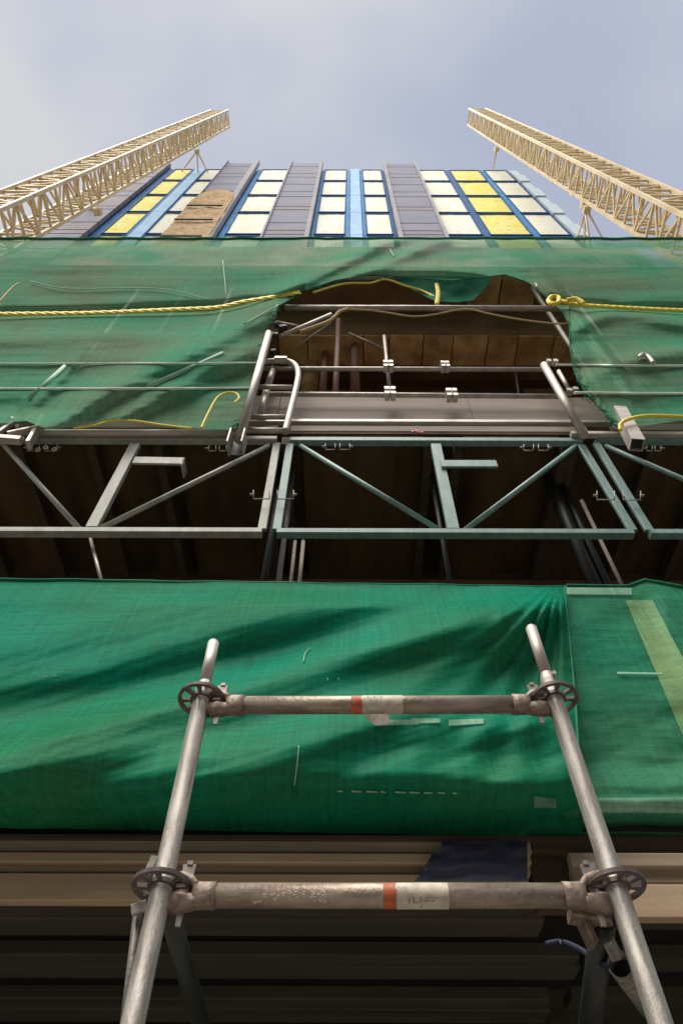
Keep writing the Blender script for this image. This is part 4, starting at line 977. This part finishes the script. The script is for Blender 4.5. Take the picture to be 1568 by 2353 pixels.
def head(c, d, parent, L=0.105):
    """wedge head from ledger end at c + d*L to the pole at c"""
    d = Vector(d).normalized(); s = Vector((0, 0, 1)).cross(d).normalized(); z = Vector((0, 0, 1)); c = Vector(c)
    bb = MB()
    def jaw(z0a, z1a, z0b, z1b, wa, wb, a, b_):
        P = [c + d * a + s * (-wa) + z * z0a, c + d * a + s * wa + z * z0a, c + d * a + s * wa + z * z1a, c + d * a + s * (-wa) + z * z1a,
             c + d * b_ + s * (-wb) + z * z0b, c + d * b_ + s * wb + z * z0b, c + d * b_ + s * wb + z * z1b, c + d * b_ + s * (-wb) + z * z1b]
        bb.add(P, [(0, 3, 2, 1), (4, 5, 6, 7), (0, 1, 5, 4), (1, 2, 6, 5), (2, 3, 7, 6), (3, 0, 4, 7)])
    def loft(secs, n=14):
        o = len(bb.v)
        for (a, zc, hz, hw) in secs:
            for i in range(n):
                t = 2 * math.pi * i / n; cx, cz = math.cos(t), math.sin(t)
                sx = math.copysign(abs(cx) ** 0.6, cx); sz = math.copysign(abs(cz) ** 0.6, cz)
                bb.v.append(c + d * a + s * (hw * sx) + z * (zc + hz * sz))
        for k in range(len(secs) - 1):
            for i in range(n):
                bb.f.append((o + k * n + i, o + k * n + (i + 1) % n, o + (k + 1) * n + (i + 1) % n, o + (k + 1) * n + i)); bb.sm.append(True)
        bb.f.append(tuple(o + i for i in range(n - 1, -1, -1))); bb.sm.append(False)
        e_ = o + (len(secs) - 1) * n; bb.f.append(tuple(e_ + i for i in range(n))); bb.sm.append(False)
    loft([(0.024, 0.036, 0.009, 0.011), (0.040, 0.036, 0.011, 0.013), (0.062, 0.028, 0.012, 0.016), (L * 0.76, 0.012, 0.010, 0.019)])
    loft([(0.024, -0.014, 0.020, 0.012), (0.040, -0.014, 0.020, 0.015), (0.066, -0.013, 0.015, 0.018), (L * 0.76, -0.010, 0.012, 0.019)])
    loft([(L * 0.66, 0, 0.024, 0.018), (L * 0.78, 0, 0.025, 0.021), (L * 0.92, 0, 0.0235, 0.0235), (L + 0.012, 0, 0.0240, 0.0240)])
    bb.build('wedge_head', 'cast', parent)
    w = MB(); p = c + d * 0.048
    w.add([p + s * (-0.003) + z * (-0.058) - d * 0.004, p + s * 0.003 + z * (-0.058) - d * 0.004, p + s * 0.003 + z * (-0.058) + d * 0.006, p + s * (-0.003) + z * (-0.058) + d * 0.006,
           p + s * (-0.003) + z * 0.062 - d * 0.012, p + s * 0.003 + z * 0.062 - d * 0.012, p + s * 0.003 + z * 0.062 + d * 0.016, p + s * (-0.003) + z * 0.062 + d * 0.016],
          [(0, 3, 2, 1), (4, 5, 6, 7), (0, 1, 5, 4), (1, 2, 6, 5), (2, 3, 7, 6), (3, 0, 4, 7)])
    w.box(p + z * 0.064 + d * 0.003, (0.012, 0.012, 0.008)); w.build('wedge', 'pin', parent)

def standard(top, neck, ros, label):
    """top/neck picture points; ros = picture points of the rosettes (upper, lower)"""
    T = at(*top, SY); K = at(*neck, SY); ru = at(*ros[0], SY); rl = at(*ros[1], SY)
    d = (ru - rl).normalized(); G = rl - d * ((rl.z - 0.14) / d.z)
    st_ = MB().tube(G, K - d * 0.006, RT, n=32).build('standard', 'galv', sf, label)
    sp = MB(); sp.tube(K - d * 0.006, K + d * 0.018, RT, 0.0160, n=28, cap=False); sp.tube(K + d * 0.018, T - d * 0.005, 0.0160, n=28); sp.tube(T - d * 0.005, T, 0.0160, 0.0135, n=28)
    sp.tube(K + d * 0.0 + Vector((0.012, -0.03, 0)), K + Vector((0.012, -0.02, 0)), 0.006, n=10)
    sp.build('spigot', 'galv_far', st_)
    rosette(ru, st_); rosette(rl, st_)
    bp = MB(); bp.box((G.x, G.y, 0.132), (0.15, 0.15, 0.008)); bp.tube((G.x, G.y, 0.136), (G.x, G.y, 0.2), 0.019, n=16); bp.build('base_plate', 'cast', st_)
    return ru, rl, st_
UL, LL, sL = standard((491, 1474), (468.7, 1580), ((463, 1607), (372, 2036)), 'left upright tube')
UR, LR, sR = standard((1218, 1440), (1257.3, 1560), ((1272, 1605), (1413, 2036)), 'right upright tube')
def ledger(a, b_, u_or0, u_or1, u_l0, u_l1, v, label, ink):
    a = Vector(a) - Vector((0, 0, 0.018)); b_ = Vector(b_) - Vector((0, 0, 0.018)); d = (b_ - a).normalized(); r = 0.0236
    dn = Vector((0, 0, 0)); bb = MB(); bb.tube(a + d * 0.10 + dn, b_ - d * 0.10 + dn, r, n=36); lg = bb.build('ledger', 'ledger', sf, label)
    head(a, d, lg); head(b_, -d, lg)
    def wrap(u0, u1, rr, m, nm, t0=-0.9, t1=2.6, notch=0):
        x0, x1 = at(u0, v, a.y - 0.02).x, at(u1, v, a.y - 0.02).x
        q = MB(); n = 26; k = 14; vsx = []; fsx = []
        for j in range(k + 1):
            xx = x0 + (x1 - x0) * j / k
            s = (xx - a.x) / d.x; c = a + d * s + dn
            for i in range(n + 1):
                te = t1 - (notch * (j / k > 0.5)); t = t0 + (te - t0) * i / n
                vsx.append(c + Vector((0, -math.cos(t) * rr, -math.sin(t) * rr)))
        for j in range(k):
            for i in range(n):
                w = j * (n + 1) + i; fsx.append((w, w + 1, w + n + 2, w + n + 1))
        q.add(vsx, fsx, True); return q.build(nm, m, lg)
    wrap(u_or0, u_or1, r + 0.0004, 'orange', 'orange_band'); wrap(u_l0, u_l1, r + 0.0009, 'label', 'sticker')
    # illegible worn print on the sticker
    for (f0, f1, t0, t1) in ink:
        wrap(u_l0 + (u_l1 - u_l0) * f0, u_l0 + (u_l1 - u_l0) * f1, r + 0.0013, 'ink', 'worn_print', t0, t1)
    return lg
lu = ledger(UL, UR, 806, 830, 832, 926, 1625, 'upper rung tube with orange band and white sticker', [(0.12, 0.15, -0.5, -0.2), (0.28, 0.31, -0.5, -0.2), (0.45, 0.48, -0.5, -0.2)])
ll = ledger(LL, LR, 880, 908, 911, 1030, 2055, 'lower dirty rung tube with orange band and worn sticker',
       [(0.22, 0.25, 0.55, 1.0), (0.30, 0.33, 0.5, 1.0), (0.33, 0.40, 0.85, 0.95), (0.44, 0.47, 0.45, 0.9), (0.52, 0.70, 0.75, 0.82), (0.55, 0.80, 0.5, 0.55)])
# paint drips / plaster splashes on the lower rung
sp = MB()
for k in range(46):
    u = random.choice((600, 640, 660, 690, 730, 750)) + random.uniform(-14, 14); x = at(u, 2055, LL.y).x
    d = (LR - LL).normalized(); c = LL + d * ((x - LL.x) / d.x) - Vector((0, 0, 0.018)); t = random.uniform(0.05, 0.9); rr = 0.0236
    s = random.uniform(0.0012, 0.0035); p = c + Vector((0, -math.cos(t) * rr, -math.sin(t) * rr)); nrm = Vector((0, -math.cos(t), -math.sin(t)))
    tx = Vector((1, 0, 0)); ty = nrm.cross(tx); ring_ = [p + tx * (s * 1.3 * math.cos(q * 1.047)) + ty * (s * math.sin(q * 1.047)) for q in range(6)]
    sp.add(ring_ + [p + nrm * 0.0008], [(q, (q + 1) % 6, 6) for q in range(6)])
o_ = sp.build('plaster_splash', 'label', ll); o_['kind'] = 'stuff'
# torn flap of the upper sticker
q = MB(); c0 = at(835, 1646, SY - 0.03); vsx = []; fsx = []
for i in range(9):
    s = i / 8; u = 836 + 56 * s
    vsx += [at(u, 1640, SY - 0.012), at(u + 2 * s, 1640 + 24 * math.sin(min(1, s * 2.2) * 1.57) * (1 if s < 0.9 else 0.8), SY - 0.004)]
for i in range(8): fsx.append((2 * i, 2 * i + 2, 2 * i + 3, 2 * i + 1))
q.add(vsx, fsx, True); q.build('sticker_flap', 'label', lu)

# transverse members running back to the building
def transverse(a, b_, label, r=0.024, m='galv', hd=True):
    a = Vector(a); b_ = Vector(b_); d = (b_ - a).normalized()
    q = MB(); q.tube(a, b_, r, n=20); lg = q.build('transverse_tube', m, sf, label)
    if hd: head(a, Vector((d.x, d.y, 0)), lg)
    return lg
pz = LL - Vector((0, 0, 0.06))
transverse(at(376, 2052, SY + 0.05), at(470, 2380, SY + 0.62), 'dark brace running back from the left upright', 0.022, 'dark_green', False)
q = MB(); q.tube(at(318, 2090, SY + 0.04), at(280, 2420, SY + 0.05), 0.010, n=12); q.build('thin_rod', 'galv', sf, 'thin rod beside the left upright')
q = MB(); q.box(at(347, 1992, SY + 0.03), (0.018, 0.012, 0.045), Matrix.Rotation(0.2, 3, 'Y'), 0.002); q.build('wedge', 'pin', sL); q = MB(); q.box(at(320, 2086, SY + 0.02), (0.030, 0.012, 0.022), Matrix.Rotation(-0.3, 3, 'Y'), 0.002); q.build('wedge', 'pin', sL)
head(LR, (-0.4, 1, 0), sR)
q = MB(); q.box(at(1352, 2108, SY + 0.05), (0.08, 0.05, 0.022), Matrix.Rotation(0.15, 3, 'Y'), 0.004); q.box(at(1345, 2135, SY + 0.06), (0.014, 0.05, 0.06), Matrix.Rotation(-0.2, 3, 'Y'), 0.003)
q.build('bracket', 'cast', sR)
transverse(at(1385, 2110, SY + 0.06), at(1345, 2420, SY + 0.52), 'dim tube running back from the right upright', 0.026, 'dark_green', False)
q = MB(); q.bar(at(1396, 2160, SY + 0.03), at(1416, 2200, SY + 0.05), 0.02, 0.02); q.build('link', 'galv', sR)
q = MB(); cc = at(1424, 2217, SY + 0.10); ax = (cc - CAM).normalized(); ax = (ax + Vector((0.2, 0, -0.4))).normalized()
q.ring(cc, ax, 0.0225, 0.0262, 0.004, 32); q.ring(cc + ax * 0.10, ax, 0.0225, 0.026, 0.20, 32)
q.build('tube_end', 'galv', sf, 'open tube end beside the right upright')
q = MB(); q.tube(cc + ax * 0.03, cc + ax * 0.12, 0.0224, n=20); q.build('bore_shade_plug', 'black', sf)  # black plug stands in for the shade down the open bore
b = MB(); b.path(curve([(1255, 2168, 1.9), (1290, 2164, 1.85), (1330, 2180, 1.75), (1365, 2205, 1.65), (1400, 2222, 1.56)], 8), 0.007, n=8)
single(b, 'cable', mat('dark_blue_cable', (0.008, 0.012, 0.03), (0.005, 0.008, 0.02)), 'dark blue cable curving behind the right upright', 'cable')
